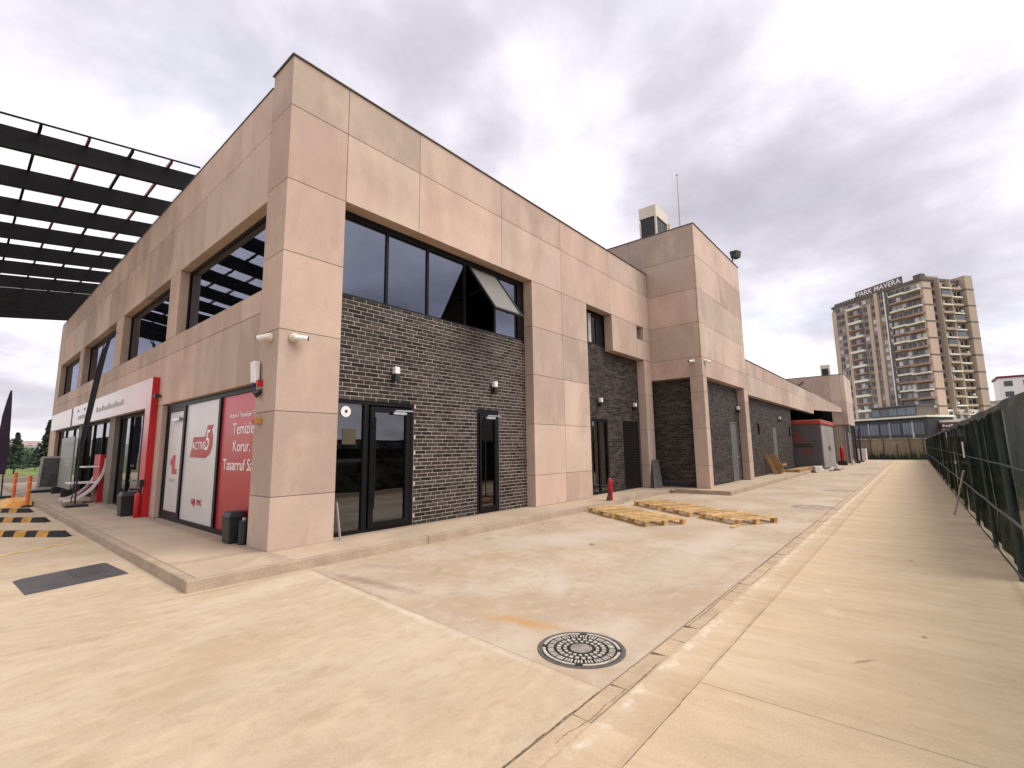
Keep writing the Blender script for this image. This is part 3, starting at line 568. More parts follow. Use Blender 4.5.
# doors of bay two, block and wing
d2 = frameR(9.96, 11.04, K, 2.53, 0.335, 0.08, 0.07, BL, name='door'); paneR(10.04, 10.96, K+.08, 2.45, 0.36, 'glassd', d2); box('mullion', 10.42, 10.50, 0.33, 0.39, K+.08, 2.45, 'frame', d2)
d3 = box('door', 12.11, 13.42, 0.36, 0.42, K, 2.53, 'black', BL); 
for i in range(26): box('slat', 12.14, 13.39, 0.345, 0.36, K+.03+i*.095, K+.10+i*.095, 'frame', d3)
d4 = box('door', 17.99, 18.94, TY+.315, TY+.38, K, 2.60, 'grey', BL); box('handle', 18.78, 18.86, TY+.27, TY+.315, 1.1, 1.16, 'silver', d4)
frameR(17.97, 18.96, K, 2.62, TY+.29, 0.05, 0.06, d4, mat='grey')
d5 = box('door', 25.86, 26.79, TY+.315, TY+.38, K, 2.60, 'grey', BL); box('handle', 26.6, 26.68, TY+.27, TY+.315, 1.1, 1.16, 'silver', d5)
for x0_ in (22.55, 30.2):
    s_ = frameR(x0_, x0_+.4, 2.1, 2.75, TY+.295, .05, .08, BL, name='window'); paneR(x0_+.05, x0_+.35, 2.15, 2.70, TY+.33, 'glass', s_)

# left facade upper windows
for y0_, y1_ in OP:
    wl = frameL(y0_, y1_, 4.35, 5.95, 0.19, 0.07, 0.06, BL, name='window')
    n_ = 1; st = (y1_-y0_)/n_
    for i in range(n_):
        paneL(y0_+i*st+.035, y0_+(i+1)*st-.035, 4.42, 5.88, 0.215, 'glass', wl)
        if i: box('mullion', 0.205, 0.24, y0_+i*st-.03, y0_+i*st+.03, 4.42, 5.88, 'frame', wl)
# film glazing beside the corner
sf = frameL(0.77, 6.09, K, 2.74, 0.10, 0.09, 0.08, BL, name='shopfront'); sf['label'] = 'black framed shopfront glazing with red and white film panes'
for y_ in (2.62, 4.72): box('mullion', 0.09, 0.19, y_-.05, y_+.05, K+.09, 2.65, 'frame', sf)
# gradient pane: red film paler towards its head
mr_, t_, b_, o_ = newmat('red_film'); gg = t_.nodes.new('ShaderNodeNewGeometry'); sp_ = t_.nodes.new('ShaderNodeSeparateXYZ'); t_.links.new(gg.outputs['Position'], sp_.inputs[0])
rm_ = t_.nodes.new('ShaderNodeValToRGB'); mr2 = t_.nodes.new('ShaderNodeMapRange'); mr2.inputs[1].default_value = 0.2; mr2.inputs[2].default_value = 2.7; t_.links.new(sp_.outputs[2], mr2.inputs[0]); t_.links.new(mr2.outputs[0], rm_.inputs[0])
rm_.color_ramp.elements[0].color = (0.36, 0.012, 0.018, 1); rm_.color_ramp.elements[1].color = (0.50, 0.045, 0.055, 1); t_.links.new(rm_.outputs[0], b_.inputs['Base Color']); b_.inputs['Roughness'].default_value = .3
MT['redfilm'] = mr_
paneL(0.86, 2.57, K+.09, 2.65, 0.13, 'redfilm', sf); wp = paneL(2.67, 4.67, K+.09, 2.65, 0.13, 'film', sf)
dl = frameL(4.77, 6.0, K+.09, 2.65, 0.11, 0.10, 0.06, sf, name='door'); box('pane', 0.13, 0.142, 4.87, 5.9, K+.19, 2.55, 'film', sf)
mk('door_closer', B().box(0.05, 0.10, 4.95, 5.5, 2.40, 2.47).beam((.04,4.9,2.50),(.04,5.45,2.44),.02,.02), 'silver', dl) if False else mk('door_closer', B().box(0.05, 0.10, 4.95, 5.5, 2.33, 2.40), 'silver', sf)
RT, UP = (0,-1,0), (0,0,1)
text('lettering', 'Active-5 Teknolojisi Tüm', 0.125, RT, UP, (0.125, 2.15, 2.23), 'filmt', sf, sx=.95)
text('lettering', 'Temizler', 0.285, RT, UP, (0.125, 1.98, 1.93), 'filmt', sf, sx=1.02)
text('lettering', 'Korur.', 0.285, RT, UP, (0.125, 1.94, 1.62), 'filmt', sf, sx=1.02)
text('lettering', 'Tasarruf Sağlar', 0.285, RT, UP, (0.125, 2.36, 1.29), 'filmt', sf, sx=1.05)
# ACTIVE 5 emblem
b = B(); P = lambda y_, z_: (0.122, y_, z_)
def polyL(pts, xf, th=0.006):
    n_ = len(pts); b = B(); b.add([(xf, y_, z_) for y_, z_ in pts]+[(xf+th, y_, z_) for y_, z_ in pts], [tuple(range(n_)), tuple(range(2*n_-1, n_-1, -1))]+[(i, n_+i, n_+(i+1)%n_, (i+1)%n_) for i in range(n_)]); return b
lg = mk('emblem', polyL([(4.28,1.52),(3.35,1.50),(3.12,1.58),(3.0,1.74),(3.0,1.92),(3.1,2.06),(3.0,2.15),(3.32,2.15),(3.42,1.93),(4.12,1.93)], 0.122), 'logor', wp)
text('lettering', 'ACTIVE', 0.235, RT, UP, (0.118, 4.17, 1.67), 'filmt', wp, sx=1.05, shear=.15)
text('lettering', '5', 0.58, RT, UP, (0.118, 3.40, 1.66), 'filmt', wp, sx=.85, shear=.2)
mk('emblem_band', polyL([(4.22,1.55),(3.45,1.54),(3.42,1.62),(4.19,1.62)], 0.118), 'redb', wp)
text('lettering', 'HIJI  PPG', 0.17, RT, UP, (0.125, 3.98, 0.56), 'filmr', wp, sx=.95)
mk('lettering', polyL([(5.28,1.14),(5.28,1.56),(5.42,1.56),(5.62,1.40),(5.55,1.32),(5.46,1.38),(5.46,1.14)], .122), 'filmr', sf); mk('lettering', polyL([(5.12,1.14),(5.12,1.26),(5.24,1.26),(5.24,1.14)], .122), 'filmr', sf); box('lettering', 0.124, 0.129, 5.22, 5.62, 0.98, 1.03, 'lgrey', sf)
# shopfront under the sign
for y0_, y1_ in ((6.95,11.0),(11.75,16.6),(17.2,23.4)):
    s2 = frameL(y0_, y1_, K, 2.74, 0.12, 0.08, 0.07, BL, name='shop_window'); n_ = 3; st = (y1_-y0_)/n_
    for i in range(n_):
        paneL(y0_+i*st+.04, y0_+(i+1)*st-.04, K+.08, 2.66, 0.15, 'glasss', s2)
        if i: box('mullion', 0.11, 0.18, y0_+i*st-.035, y0_+i*st+.035, K+.08, 2.66, 'frame', s2)

# ------------------------------------------------------------------ portal sign
PS = thing('shop_portal_sign', 'white fascia sign with red side leg framing the shop front', 'sign', (-0.1, 14, K))
mrg, t_, b_, o_ = newmat('portal_print'); gg = t_.nodes.new('ShaderNodeNewGeometry'); sp_ = t_.nodes.new('ShaderNodeSeparateXYZ'); t_.links.new(gg.outputs['Position'], sp_.inputs[0])
# print: white band, pink towards the leg, leg red towards the ground
mA = t_.nodes.new('ShaderNodeMapRange'); mA.inputs[1].default_value = 12.0; mA.inputs[2].default_value = 6.5; mA.inputs[3].default_value = 0.0; mA.inputs[4].default_value = 0.4; t_.links.new(sp_.outputs[1], mA.inputs[0])
mB = t_.nodes.new('ShaderNodeMapRange'); mB.inputs[1].default_value = 3.1; mB.inputs[2].default_value = 1.2; mB.inputs[3].default_value = 0; mB.inputs[4].default_value = 0.85; t_.links.new(sp_.outputs[2], mB.inputs[0])
ad = t_.nodes.new('ShaderNodeMath'); ad.operation = 'ADD'; t_.links.new(mA.outputs[0], ad.inputs[0]); t_.links.new(mB.outputs[0], ad.inputs[1])
lt = t_.nodes.new('ShaderNodeMath'); lt.operation = 'LESS_THAN'; t_.links.new(sp_.outputs[1], lt.inputs[0]); lt.inputs[1].default_value = 7.02
m2_ = t_.nodes.new('ShaderNodeMath'); m2_.operation = 'MULTIPLY'; t_.links.new(mB.outputs[0], m2_.inputs[0]); t_.links.new(lt.outputs[0], m2_.inputs[1])
ad2 = t_.nodes.new('ShaderNodeMath'); ad2.operation = 'ADD'; t_.links.new(mA.outputs[0], ad2.inputs[0]); t_.links.new(m2_.outputs[0], ad2.inputs[1])
cm = t_.nodes.new('ShaderNodeMix'); cm.data_type = 'RGBA'; cm.inputs[6].default_value = (0.86, 0.82, 0.84, 1); cm.inputs[7].default_value = (0.50, 0.02, 0.03, 1); t_.links.new(ad2.outputs[0], cm.inputs[0]); t_.links.new(cm.outputs[2], b_.inputs['Base Color']); b_.inputs['Roughness'].default_value = .35
MT['print'] = mrg
box('fascia', -0.14, -0.005, 7.0, 17.9, 2.72, 3.45, 'print', PS); box('fascia', -0.14, -0.005, 18.3, 23.8, 2.72, 3.45, 'print', PS); box('fascia_joint', -0.13, -0.005, 17.9, 18.3, 2.73, 3.44, 'maroon', PS)
box('leg', -0.14, -0.005, 6.515, 7.0, K, 3.45, 'print', PS); box('leg_side', -0.145, -0.003, 6.49, 6.515, K, 3.455, 'red', PS)
box('emblem', -0.15, -0.14, 14.0, 14.6, 2.92, 3.18, 'orange', PS)
for y_, z_ in ((16.6,3.2),(15.3,3.2),(14.0,3.28),(14.1,2.82)): box('emblem_dot', -0.15, -0.14, y_, y_+.22, z_, z_+.09, 'black', PS)
for i in range(7): box('lettering', -0.15, -0.14, 16.6-.34*i-.2, 16.6-.34*i, 2.90+.02*(i % 2), 3.05, 'lgrey', PS)
for i in range(13): box('lettering', -0.15, -0.14, 13.2-.30*i-.19, 13.2-.30*i, 2.98, 3.09+.06*(i % 3 == 0), 'lgrey', PS)

# ------------------------------------------------------------------ canopy
CN = thing('steel_canopy', 'dark steel canopy with translucent white roof sheets above the forecourt', 'canopy', (-7, 15, 0))
SL = 0.13
zb = lambda x_: 8.2 + SL*x_
XE = -14.2
for i in range(10):
    y_ = 6.0 + 2*i; b = B()
    y0_, y1_ = y_-.06, y_+.06
    b.hexa([(XE,y0_,zb(XE)),(.24,y0_,zb(.24)),(.24,y1_,zb(.24)),(XE,y1_,zb(XE)),(XE,y0_,zb(XE)+.45),(.24,y0_,zb(.24)+.45),(.24,y1_,zb(.24)+.45),(XE,y1_,zb(XE)+.45)])
    mk('beam', b, 'steel', CN)
for k in range(19):
    xx = -0.35 - .75*k; mk('purlin', B().beam((xx,5.65,zb(xx)+.495),(xx,24.4,zb(xx)+.495),.05,.08), 'purlin' if k % 2 == 0 else 'steel', CN)
for i in range(10):
    y0_ = 5.65 if i == 0 else 6.0+2*(i-1)+2*0+.0; y0_ = 5.65 if i == 0 else 4.0+2*i; y1_ = 6.0+2*i
    if i == 9: y1_ = 24.4
    y0_ += .005
    mk('roof_sheet', B().add([(XE,y0_,zb(XE)+.54),(.24,y0_,zb(.24)+.54),(.24,y1_-.005,zb(.24)+.54),(XE,y1_-.005,zb(XE)+.54)], [(0,1,2,3)]), 'poly', CN)
mk('edge_trim', B().beam((XE,5.62,zb(XE)+.52),(.24,5.62,zb(.24)+.52),.03,.035), 'steel', CN)
for y_ in (6,12,18,24): box('column', -13.9, -13.6, y_-.15, y_+.15, -0.03, zb(-13.9)-.002, 'steel', CN)

# ------------------------------------------------------------------ fittings on the walls
def wall_lamp(x, y, z, where):
    t = thing('wall_lamp', 'small white topped black wall lamp ' + where, 'lamp', (x, y, z), group='lamps on the brick walls')
    box('shade', x-.055, x+.055, y-.15, y-.04, z+.02, z+.16, 'white', t, bevel=.012)
    mk('body', B().box(x-.05, x+.05, y-.145, y-.045, z-.12, z+.018).box(x-.03, x+.03, y-.045, y, z-.10, z-.02), 'black', t)
wall_lamp(2.36, .266, 3.07, 'above the glazed double entrance'); wall_lamp(5.25, .266, 3.07, 'above the narrow glazed door')
wall_lamp(10.45, .316, 3.05, 'above the left door past the pillar'); wall_lamp(12.95, .316, 3.05, 'above the slatted dark door')
wall_lamp(19.0, TY+.296, 3.15, 'by the grey door of the tall block'); wall_lamp(27.4, TY+.296, 3.05, 'on the low wing beyond the wood boards')
def bullet(name, p, d, nrm, label):
    p = Vector(p); d = Vector(d).normalized(); nrm = Vector(nrm)
    t = thing(name, label, 'camera', p)
    mk('base', B().tube([p, p+nrm*.05], .075, 14).sphere(p+nrm*.07, .06), 'cream', t, smooth=True)
    q = p+nrm*.09
    mk('housing', B().tube([q-d*.02, q+d*.17], .042, 12), 'white', t, smooth=False); mk('lens', B().tube([q+d*.171, q+d*.19], .038, 12), 'black', t)
bullet('security_camera', (.23, 0, 3.42), (1,-.35,-.02), (0,-1,0), 'white bullet camera on the right face of the corner column')
bullet('security_camera', (0, .25, 3.43), (-.35,1,-.02), (-1,0,0), 'white bullet camera on the left face of the corner column')
bullet('security_camera', (TX, -1.62, 4.68), (-.8,.5,-.1), (-1,0,0), 'white round camera on the left face of the tall block')
bullet('security_camera', (TX+.28, TY, 4.68), (1,-.4,-.1), (0,-1,0), 'white bullet camera on the right face of the tall block')
AL = thing('alarm_siren', 'white alarm siren with red and blue lamp on the corner column', 'alarm', (0, .65, 2.75))
mk('housing', B().hexa([(-.10,.55,2.72),(-.02,.55,2.72),(-.02,.75,2.72),(-.10,.75,2.72),(-.13,.57,3.08),(-.02,.57,3.08),(-.02,.73,3.08),(-.13,.73,3.08)]), 'white', AL, bevel=.02)
MT['blue'] = M('blue_plastic', (.02, .04, .16), .3); mk('strobe', B().sphere((-.06,.68,2.70), .045), 'blue', AL, smooth=True); box('red_lamp', -.08, 0, .49, .56, 2.66, 2.76, 'red', AL); mk('speaker_horn', B().tube([(0,.52,2.60),(-.10,.55,2.52)], [.03,.07], 12), 'black', AL)
SW = thing('emergency_switch', 'small yellow and red switch box on the corner column', 'switch', (0, .5, 2.1)); box('box', -.09, 0, .44, .54, 2.05, 2.15, 'yellow', SW, bevel=.008); mk('button', B().tube([(-.06,.54,2.10),(-.06,.62,2.10)], .03, 10), 'red', SW)
FL = thing('flood_light', 'black flood light on the far top edge of the tall block', 'light', (19.7, -1.8, 9.95)); mk('bracket', B().tube([(19.7,-1.8,9.94),(19.7,-1.8,10.35)], .03, 8), 'grey', FL); mk('head', B().hexa([(19.5,-2.0,10.3),(19.95,-2.1,10.35),(19.95,-1.9,10.3),(19.5,-1.8,10.25),(19.5,-2.05,10.6),(19.95,-2.15,10.65),(19.95,-1.85,10.65),(19.5,-1.75,10.6)]), 'black', FL)
LS = thing('wall_spotlight', 'small black spotlight beside the red sign leg', 'light', (0, 6.3, 3.0)); mk('body', B().box(-.14, -.05, 6.22, 6.36, 2.93, 3.02).box(-.05, 0, 6.26, 6.32, 2.95, 3.0), 'black', LS)
AC = thing('rooftop_air_unit', 'large cream louvred air unit on the tall block roof', 'air conditioner', (16.1, .45, 9.5))
mk('casing', B().box(15.5, 16.8, .05, .82, 11.5, 12.0).box(15.5, 15.58, .05, .12, 9.5, 11.5).box(16.72, 16.8, .05, .12, 9.5, 11.5).box(15.5,15.58,.75,.82,9.5,11.35).box(16.72,16.8,.75,.82,9.5,11.35), 'cream', AC)
box('coil', 15.53, 16.77, .09, .78, 9.5, 11.5, 'black', AC)
AC2 = thing('rooftop_box_unit', 'small cream box unit beside the large roof unit', 'air conditioner', (17.5, .5, 9.5)); box('casing', 17.0, 17.9, .05, .6, 9.5, 11.55, 'cream', AC2, bevel=.01); box('cap', 17.1, 17.8, .1, .5, 11.56, 11.7, 'lgrey', AC2)
AN = thing('antenna', 'thin roof antenna rod on the tall block', 'antenna', (19.05, .3, 9.5)); mk('mast', B().tube([(19.05,.3,9.5),(19.07,.3,13.0),(19.1,.3,15.1)], [.035,.03,.016], 6), 'lgrey', AN); mk('tip', B().sphere((19.1,.3,15.1), .05, 8), 'lgrey', AN)
A3 = thing('far_roof_unit', 'boxy roof unit with dark grille on the far block', 'air conditioner', (48.4, -1.85, 7.7)); box('casing', 48.0, 48.9, -2.2, -1.5, 7.70, 8.85, 'cream', A3); box('grille', 47.97, 48.0, -2.1, -1.6, 7.75, 8.5, 'black', A3)
CB = tag(mk('roof_cable', B().tube([(46.37,-.3,7.3),(46.3,.2,6.9),(46.3,.6,6.6),(46.3,.65,6.1)], .04, 6), 'black'), 'dark cable hanging down the left face of the far block', 'cable')

# ------------------------------------------------------------------ manhole covers
MH = thing('manhole_cover', 'round patterned cast iron manhole cover in the foreground concrete', 'manhole cover', (.24, -5.29, 0))
c0 = (.24, -5.29)
mk('frame_ring', B().lathe((*c0, 0), [(.352,-.02),(.352,.004),(.345,.006),(.325,.006),(.320,.001),(.320,-.02)], 48), 'ironf', MH)
mk('cover_plate', B().lathe((*c0, 0), [(.318,-.02),(.318,.002)], 48), 'iron', MH)
b = B()
def sector(r_0, r_1, a0, a1, z0=.002, z1=.008, n=3):
    p = [(c0[0]+r_*math.cos(a), c0[1]+r_*math.sin(a)) for r_, rg in ((r_0, range(n+1)), (r_1, range(n,-1,-1))) for a in [a0+(a1-a0)*i/n for i in rg]]
    b.slab(p[::-1] if False else p, z0, z1)
for k in range(4):
    a = k*math.pi/2 + .5; sector(.288, .310, a+.10, a+math.pi/2-.10, n=10)
for k in range(20):
    a = 2*math.pi*k/20; w_ = 2*math.pi/20
    for j in range(3): sector(.222, .268, a+.05+j*w_*.29, a+.05+j*w_*.29+w_*.15, n=1)
for k in range(24):
    a = 2*math.pi*k/24; sector(.165, .197, a+.05, a+2*math.pi/24-.06, n=1)
for k in range(18):
    a = 2*math.pi*k/18; sector(.118, .143, a+.08, a+2*math.pi/18-.09, n=1)
mk('raised_pattern', b, 'ironl', MH, kind='stuff')
mk('centre_boss', B().lathe((*c0, 0), [(.088,.002),(.088,.008),(.08,.009)], 28), 'ironc', MH)
for i, (mx2, my2, rr2, lb) in enumerate(((11.45,-5.3,.50,'plain dark manhole lid in the yard level with the pallets'),(17.2,-5.3,.50,'plain dark manhole lid in the yard beyond the pallets'),(28.0,-5.2,.55,'plain dark manhole lid far down the yard near the shed'),(36.0,-5.1,.6,'farthest plain dark manhole lid near the end of the yard'))):
    t = thing('manhole', lb, 'manhole cover', (mx2, my2, 0)); mk('lid', B().lathe((mx2,my2,0), [(rr2-.05,-.02),(rr2-.05,.006)], 32), 'damp', t); mk('ring', B().lathe((mx2,my2,0), [(rr2,-.02),(rr2,.004),(rr2-.04,.004),(rr2-.04,-.02)], 32), 'kerb', t)

# ------------------------------------------------------------------ pallets
e1 = Vector((-.56,-.83,0)).normalized(); ang = math.atan2(e1.y, e1.x)
def pallet(cx, cy_, rz, L_, W_, label):
    t = thing('wooden_pallet', label, 'pallet', (cx, cy_, 0), rz, 'pallets lying on the yard', local=True)
    for k in range(3):
        y_ = -W_/2 + .05 + k*(W_-.1)/2
        box('bottom_board', -L_/2, L_/2, y_-.05, y_+.05, .0, .016, 'wood', t)
        for xx in (-L_/2+.06, 0, L_/2-.06): box('block', xx-.055, xx+.055, y_-.045, y_+.045, .016, .082, 'wood', t)
        box('stringer', -L_/2, L_/2, y_-.05, y_+.05, .082, .098, 'wood', t)
    n_ = 7
    for k in range(n_):
        xx = -L_/2 + .05 + k*(L_-.1)/(n_-1) + random.uniform(-.014,.014); hw = random.uniform(.032,.05); box('deck_board', xx-hw, xx+hw, -W_/2-random.uniform(0,.02), W_/2+random.uniform(-.01,.02), .098, .114+random.uniform(0,.004), 'wood', t)
    return t
e2 = Vector((.83,-.56,0)).normalized()
def pal(corner, along, L_, W_, label, da=0):
    a = ang + da; d1 = Vector((math.cos(a), math.sin(a), 0)); d2 = Vector((-d1.y, d1.x, 0))
    if d2.dot(e2) < 0: d2 = -d2
    c = Vector((*corner, 0)) + d1*(along+L_/2) + d2*W_/2; pallet(c.x, c.y, a, L_, W_, label)
pal((7.42,-1.0), 0, 1.3, .95, 'pallet nearest the kerb and the red extinguisher')
pal((6.72,-2.12), .02, 1.25, .98, 'left front pallet, nearest the patterned manhole cover', .02)
pal((9.3,-1.35), 0, 1.2, 1.0, 'rear pallet of the right row, closest to the tall block')
pal((8.6,-2.4), .02, 1.2, 1.0, 'middle pallet of the right row', -.015)
pal((7.9,-3.6), 0, 1.2, 1.02, 'right front pallet farthest from the building', .03)
tag(box('loose_batten', 6.9, 7.35, -4.63, -4.55, 0, .03, 'wood'), 'short loose timber batten beside the right front pallet', 'timber')

# ------------------------------------------------------------------ extinguishers, bins, boards
def extinguisher(x, y, label, h=.55, z=K, hose=True):
    t = thing('fire_extinguisher', label, 'extinguisher', (x, y, z))
    mk('cylinder', B().lathe((x,y,z), [(.058,0),(.064,.02),(.064,h*.74),(.052,h*.82),(.024,h*.87),(.024,h*.9)], 16), 'redb', t, smooth=True)
    mk('valve', B().box(x-.02, x+.02, y-.02, y+.02, z+h*.9, z+h*.97).box(x-.09, x+.03, y-.012, y+.012, z+h*.97, z+h), 'black', t)
    if hose: mk('hose', B().tube([(x-.02,y,z+h*.93),(x-.13,y-.01,z+h*.8),(x-.15,y-.01,z+h*.5),(x-.12,y-.02,z+h*.35)], .013, 7), 'black', t); mk('horn', B().tube([(x-.12,y-.02,z+h*.35),(x-.17,y-.02,z+.02)], [.02,.055], 10), 'black', t)
    return t
extinguisher(8.95, -.82, 'red extinguisher with black horn standing by the pallets', .70)
extinguisher(-.22, 6.55, 'red extinguisher standing by the red sign leg', .66, hose=False)
def bin_(x, y, w_, d_, h, label, lid=True):
    t = thing('waste_bin', label, 'bin', (x, y, K))
    mk('body', B().hexa([(x-w_*.42,y-d_*.42,K),(x+w_*.42,y-d_*.42,K),(x+w_*.42,y+d_*.42,K),(x-w_*.42,y+d_*.42,K),(x-w_/2,y-d_/2,K+h*.82),(x+w_/2,y-d_/2,K+h*.82),(x+w_/2,y+d_/2,K+h*.82),(x-w_/2,y+d_/2,K+h*.82)]), 'black', t, bevel=.015)
    mk('lid', B().hexa([(x-w_*.53,y-d_*.53,K+h*.822),(x+w_*.53,y-d_*.53,K+h*.822),(x+w_*.53,y+d_*.53,K+h*.822),(x-w_*.53,y+d_*.53,K+h*.822),(x-w_*.38,y-d_*.42,K+h),(x+w_*.48,y-d_*.42,K+h),(x+w_*.48,y+d_*.42,K+h),(x-w_*.38,y+d_*.42,K+h)]), 'black', t, bevel=.01)
bin_(-.02, 1.28, .26, .34, .50, 'black plastic bin in front of the red printed pane'); bin_(-.28, 7.2, .34, .42, .56, 'black plastic bin by the red sign leg')
t = thing('metal_canister', 'slim black canister between the bin and the corner column', 'canister', (.02, .92, K)); mk('body', B().lathe((.02,.95,K), [(.075,0),(.075,.36),(.055,.38)], 16), 'black', t, smooth=False); mk('cap', B().lathe((.02,.95,K+.38), [(.03,0),(.03,.04)], 10), 'lgrey', t)
t = thing('coat_on_leg', 'small dark tool hanging on the red sign leg', 'tool', (-.2, 6.6, 1.0)); mk('handle', B().tube([(-.20,6.55,.55),(-.18,6.5,.95)], .025, 6), 'black', t); mk('head', B().hexa([(-.24,6.42,.85),(-.16,6.42,.85),(-.16,6.6,.82),(-.24,6.6,.82),(-.24,6.40,1.0),(-.16,6.40,1.0),(-.16,6.6,.98),(-.24,6.6,.98)]), 'black', t)
tag(mk('leaning_strip', B().beam((1.16,-.03,K+.01),(1.10,.02,K+.62),.05,.012,(1,0,0)), 'lgrey'), 'thin pale strip leaning on the corner column by the entrance', 'board')
tag(mk('leaning_board', B().hexa([(13.25,-.22,K),(13.75,-.34,K),(13.78,-.31,K),(13.28,-.19,K),(13.62,-.04,1.12),(14.02,-.10,1.12),(14.02,-.06,1.12),(13.62,-.01,1.12)]), 'grey'), 'dark grey board leaning against the column of the tall block', 'board')
def plank(name, a, b_, wd, th, label, mat='woodd', up=(0,0,1)): return tag(mk(name, B().beam(a, b_, wd, th, up), mat), label, 'board')
plank('leaning_plank', (23.9,-2.0,K+.02), (23.6,-1.66,1.15), .16, .03, 'narrow wood board leaning on the low brick wing', up=(1,0,0))
t = thing('timber_crate', 'wooden boards propped together against the low brick wing', 'crate', (24.9, -1.9, K))
mk('board', B().beam((24.75,-2.0,K+.02),(24.65,-1.66,1.15), .45, .03, (1,0,0)), 'woodd', t); mk('board', B().beam((25.2,-2.0,K+.02),(25.15,-1.7,.8), .4, .03, (1,0,0)), 'wood', t); mk('rail', B().box(24.45, 25.4, -2.22, -2.12, .55, .65), 'woodd', t)
t = thing('timber_pallet_stack', 'flat pile of brown timber on the walkway before the shed', 'timber', (28.5, -2.3, K))
for k in range(4): box('board', 26.6, 31.5, -2.6+.2*k, -2.42+.2*k, K+.002, K+.16-.02*k, 'woodd', t)
t = thing('sheet_metal_scrap', 'bent grey sheet metal lying by the shed', 'scrap', (31.5,-2.9,0)); mk('sheet', B().hexa([(29.2,-3.0,.02),(32.4,-3.1,.02),(32.4,-2.85,.02),(29.2,-2.85,.02),(29.0,-2.98,.34),(32.0,-3.0,.12),(32.4,-2.9,.30),(29.4,-2.82,.38)]), 'lgrey', t)
t = thing('rubble_heap', 'low heap of dark scrap in front of the shed door', 'scrap', (32.5,-3.6,0))
for k in range(7): mk('scrap_piece', B().beam((31.6+.4*k,-3.5+random.uniform(-.3,.1),.06),(32.2+.4*k,-3.5+random.uniform(-.3,.1),.10+random.uniform(0,.15)),.2,.08), ('lgrey','black','woodd')[k % 3], t)

# ------------------------------------------------------------------ shed
SH = thing('storage_shed', 'grey panel storage shed with red roof edge by the dark loading bay', 'shed', (36, -2, 0))
box('wall', 33.0, 39.2, -2.92, -1.0, 0.0, 2.93, 'shedgrey', SH); 
mk('roof', B().box(32.93, 39.27, -3.0, -.95, 2.935, 3.22), 'shedred', SH, bevel=.05); box('roof_bounce_cover', 32.98, 39.22, -2.95, -1.0, 3.221, 3.24, 'shedgrey', SH)  # grey plate added over the roof to keep red bounce off the fascia
for k in range(2): d_ = box('door', 33.15+k*3.0, 36.05+k*3.0, -2.955, -2.922, .12, 2.85, 'shedoor', SH); box('handle', 35.7+k*.6-.0, 35.78+k*.6, -2.99, -2.957, 1.2, 1.5, 'black', d_)
MT['fadedred'] = M('faded_red', (.20, .055, .06), .6)
mk('emblem', polyL([(-1.35,2.3),(-1.9,2.3) if False else (-1.62,2.55),(-2.1,1.75),(-1.3,1.75)], 32.985, .012), 'fadedred', SH)
for k in range(2): box('emblem_bar', 32.985, 32.997, -2.45+.1*k, -1.35, 1.45+.14*k, 1.52+.14*k, 'black', SH)
for k in range(2): box('emblem_bar', 32.985, 32.997, -2.4, -1.75, 1.0+.2*k, 1.12+.2*k, 'fadedred', SH)
t = thing('gas_cylinder_rack', 'red gas cylinder standing in a pipe rack past the shed', 'cylinder', (42.5,-3.2,0)); mk('cylinder', B().lathe((42.0,-3.05,.3), [(.11,0),(.13,.05),(.13,.95),(.07,1.1),(.05,1.12),(.05,1.2)], 16), 'redb', t, smooth=True); box('plinth', 41.7, 42.3, -3.35, -2.75, 0, .3, 'black', t); mk('rack', B().tube([(42.1,-3.6,0),(42.1,-3.6,2.5),(43.0,-3.6,2.5),(43.0,-3.6,0)], .035, 6), 'lgrey', t)
t = thing('white_cabinet', 'white cabinet at the far end of the yard', 'cabinet', (55.5,-3.6,0)); box('body', 54.8, 56.0, -3.75, -2.95, 0, 1.15, 'white', t); box('door_panel', 54.785, 54.8, -3.7, -3.0, .1, 1.1, 'film', t)
for k, (x_, y_) in enumerate(((47.0,-3.62),(51.0,-3.6))):
    t = thing('steel_post', ('dark steel post at the far block corner', 'dark steel post beyond the far block')[k], 'post', (x_, y_, 0)); mk('pole', B().tube([(x_,y_,0),(x_,y_,3.0)], .07, 8), 'black', t); mk('foot', B().box(x_-.2,x_+.2,y_-.2,y_+.2,0,.1), 'black', t)

# ------------------------------------------------------------------ forecourt on the left
t = thing('rubber_ramp_plate', 'dark grey ribbed ramp plate lying flat before the kerb', 'ramp', (-2, 1.15, 0))
pc = [(-2.51,1.49),(-2.47,.51),(-1.46,.79),(-1.52,1.83)]
ctr = Vector((-1.99,1.15)); pin = [tuple(ctr + (Vector(q)-ctr)*.86) for q in pc]
b = B().add([(*q,.002) for q in pc]+[(*q,.03) for q in pin], [(4,5,6,7),(0,1,5,4),(1,2,6,5),(2,3,7,6),(3,0,4,7)]); mk('plate', b, 'plate', t)
b = B()
for k in range(9):
    f0 = .50+.05*k; a = Vector(pin[0]).lerp(Vector(pin[3]), f0); c = Vector(pin[1]).lerp(Vector(pin[2]), f0); a2 = a.lerp(c, .06); c2 = a.lerp(c, .8)
    b.beam((*a2,.032),(*c2,.032),.018,.008)
mk('rib', b, 'plate', t, kind='stuff')
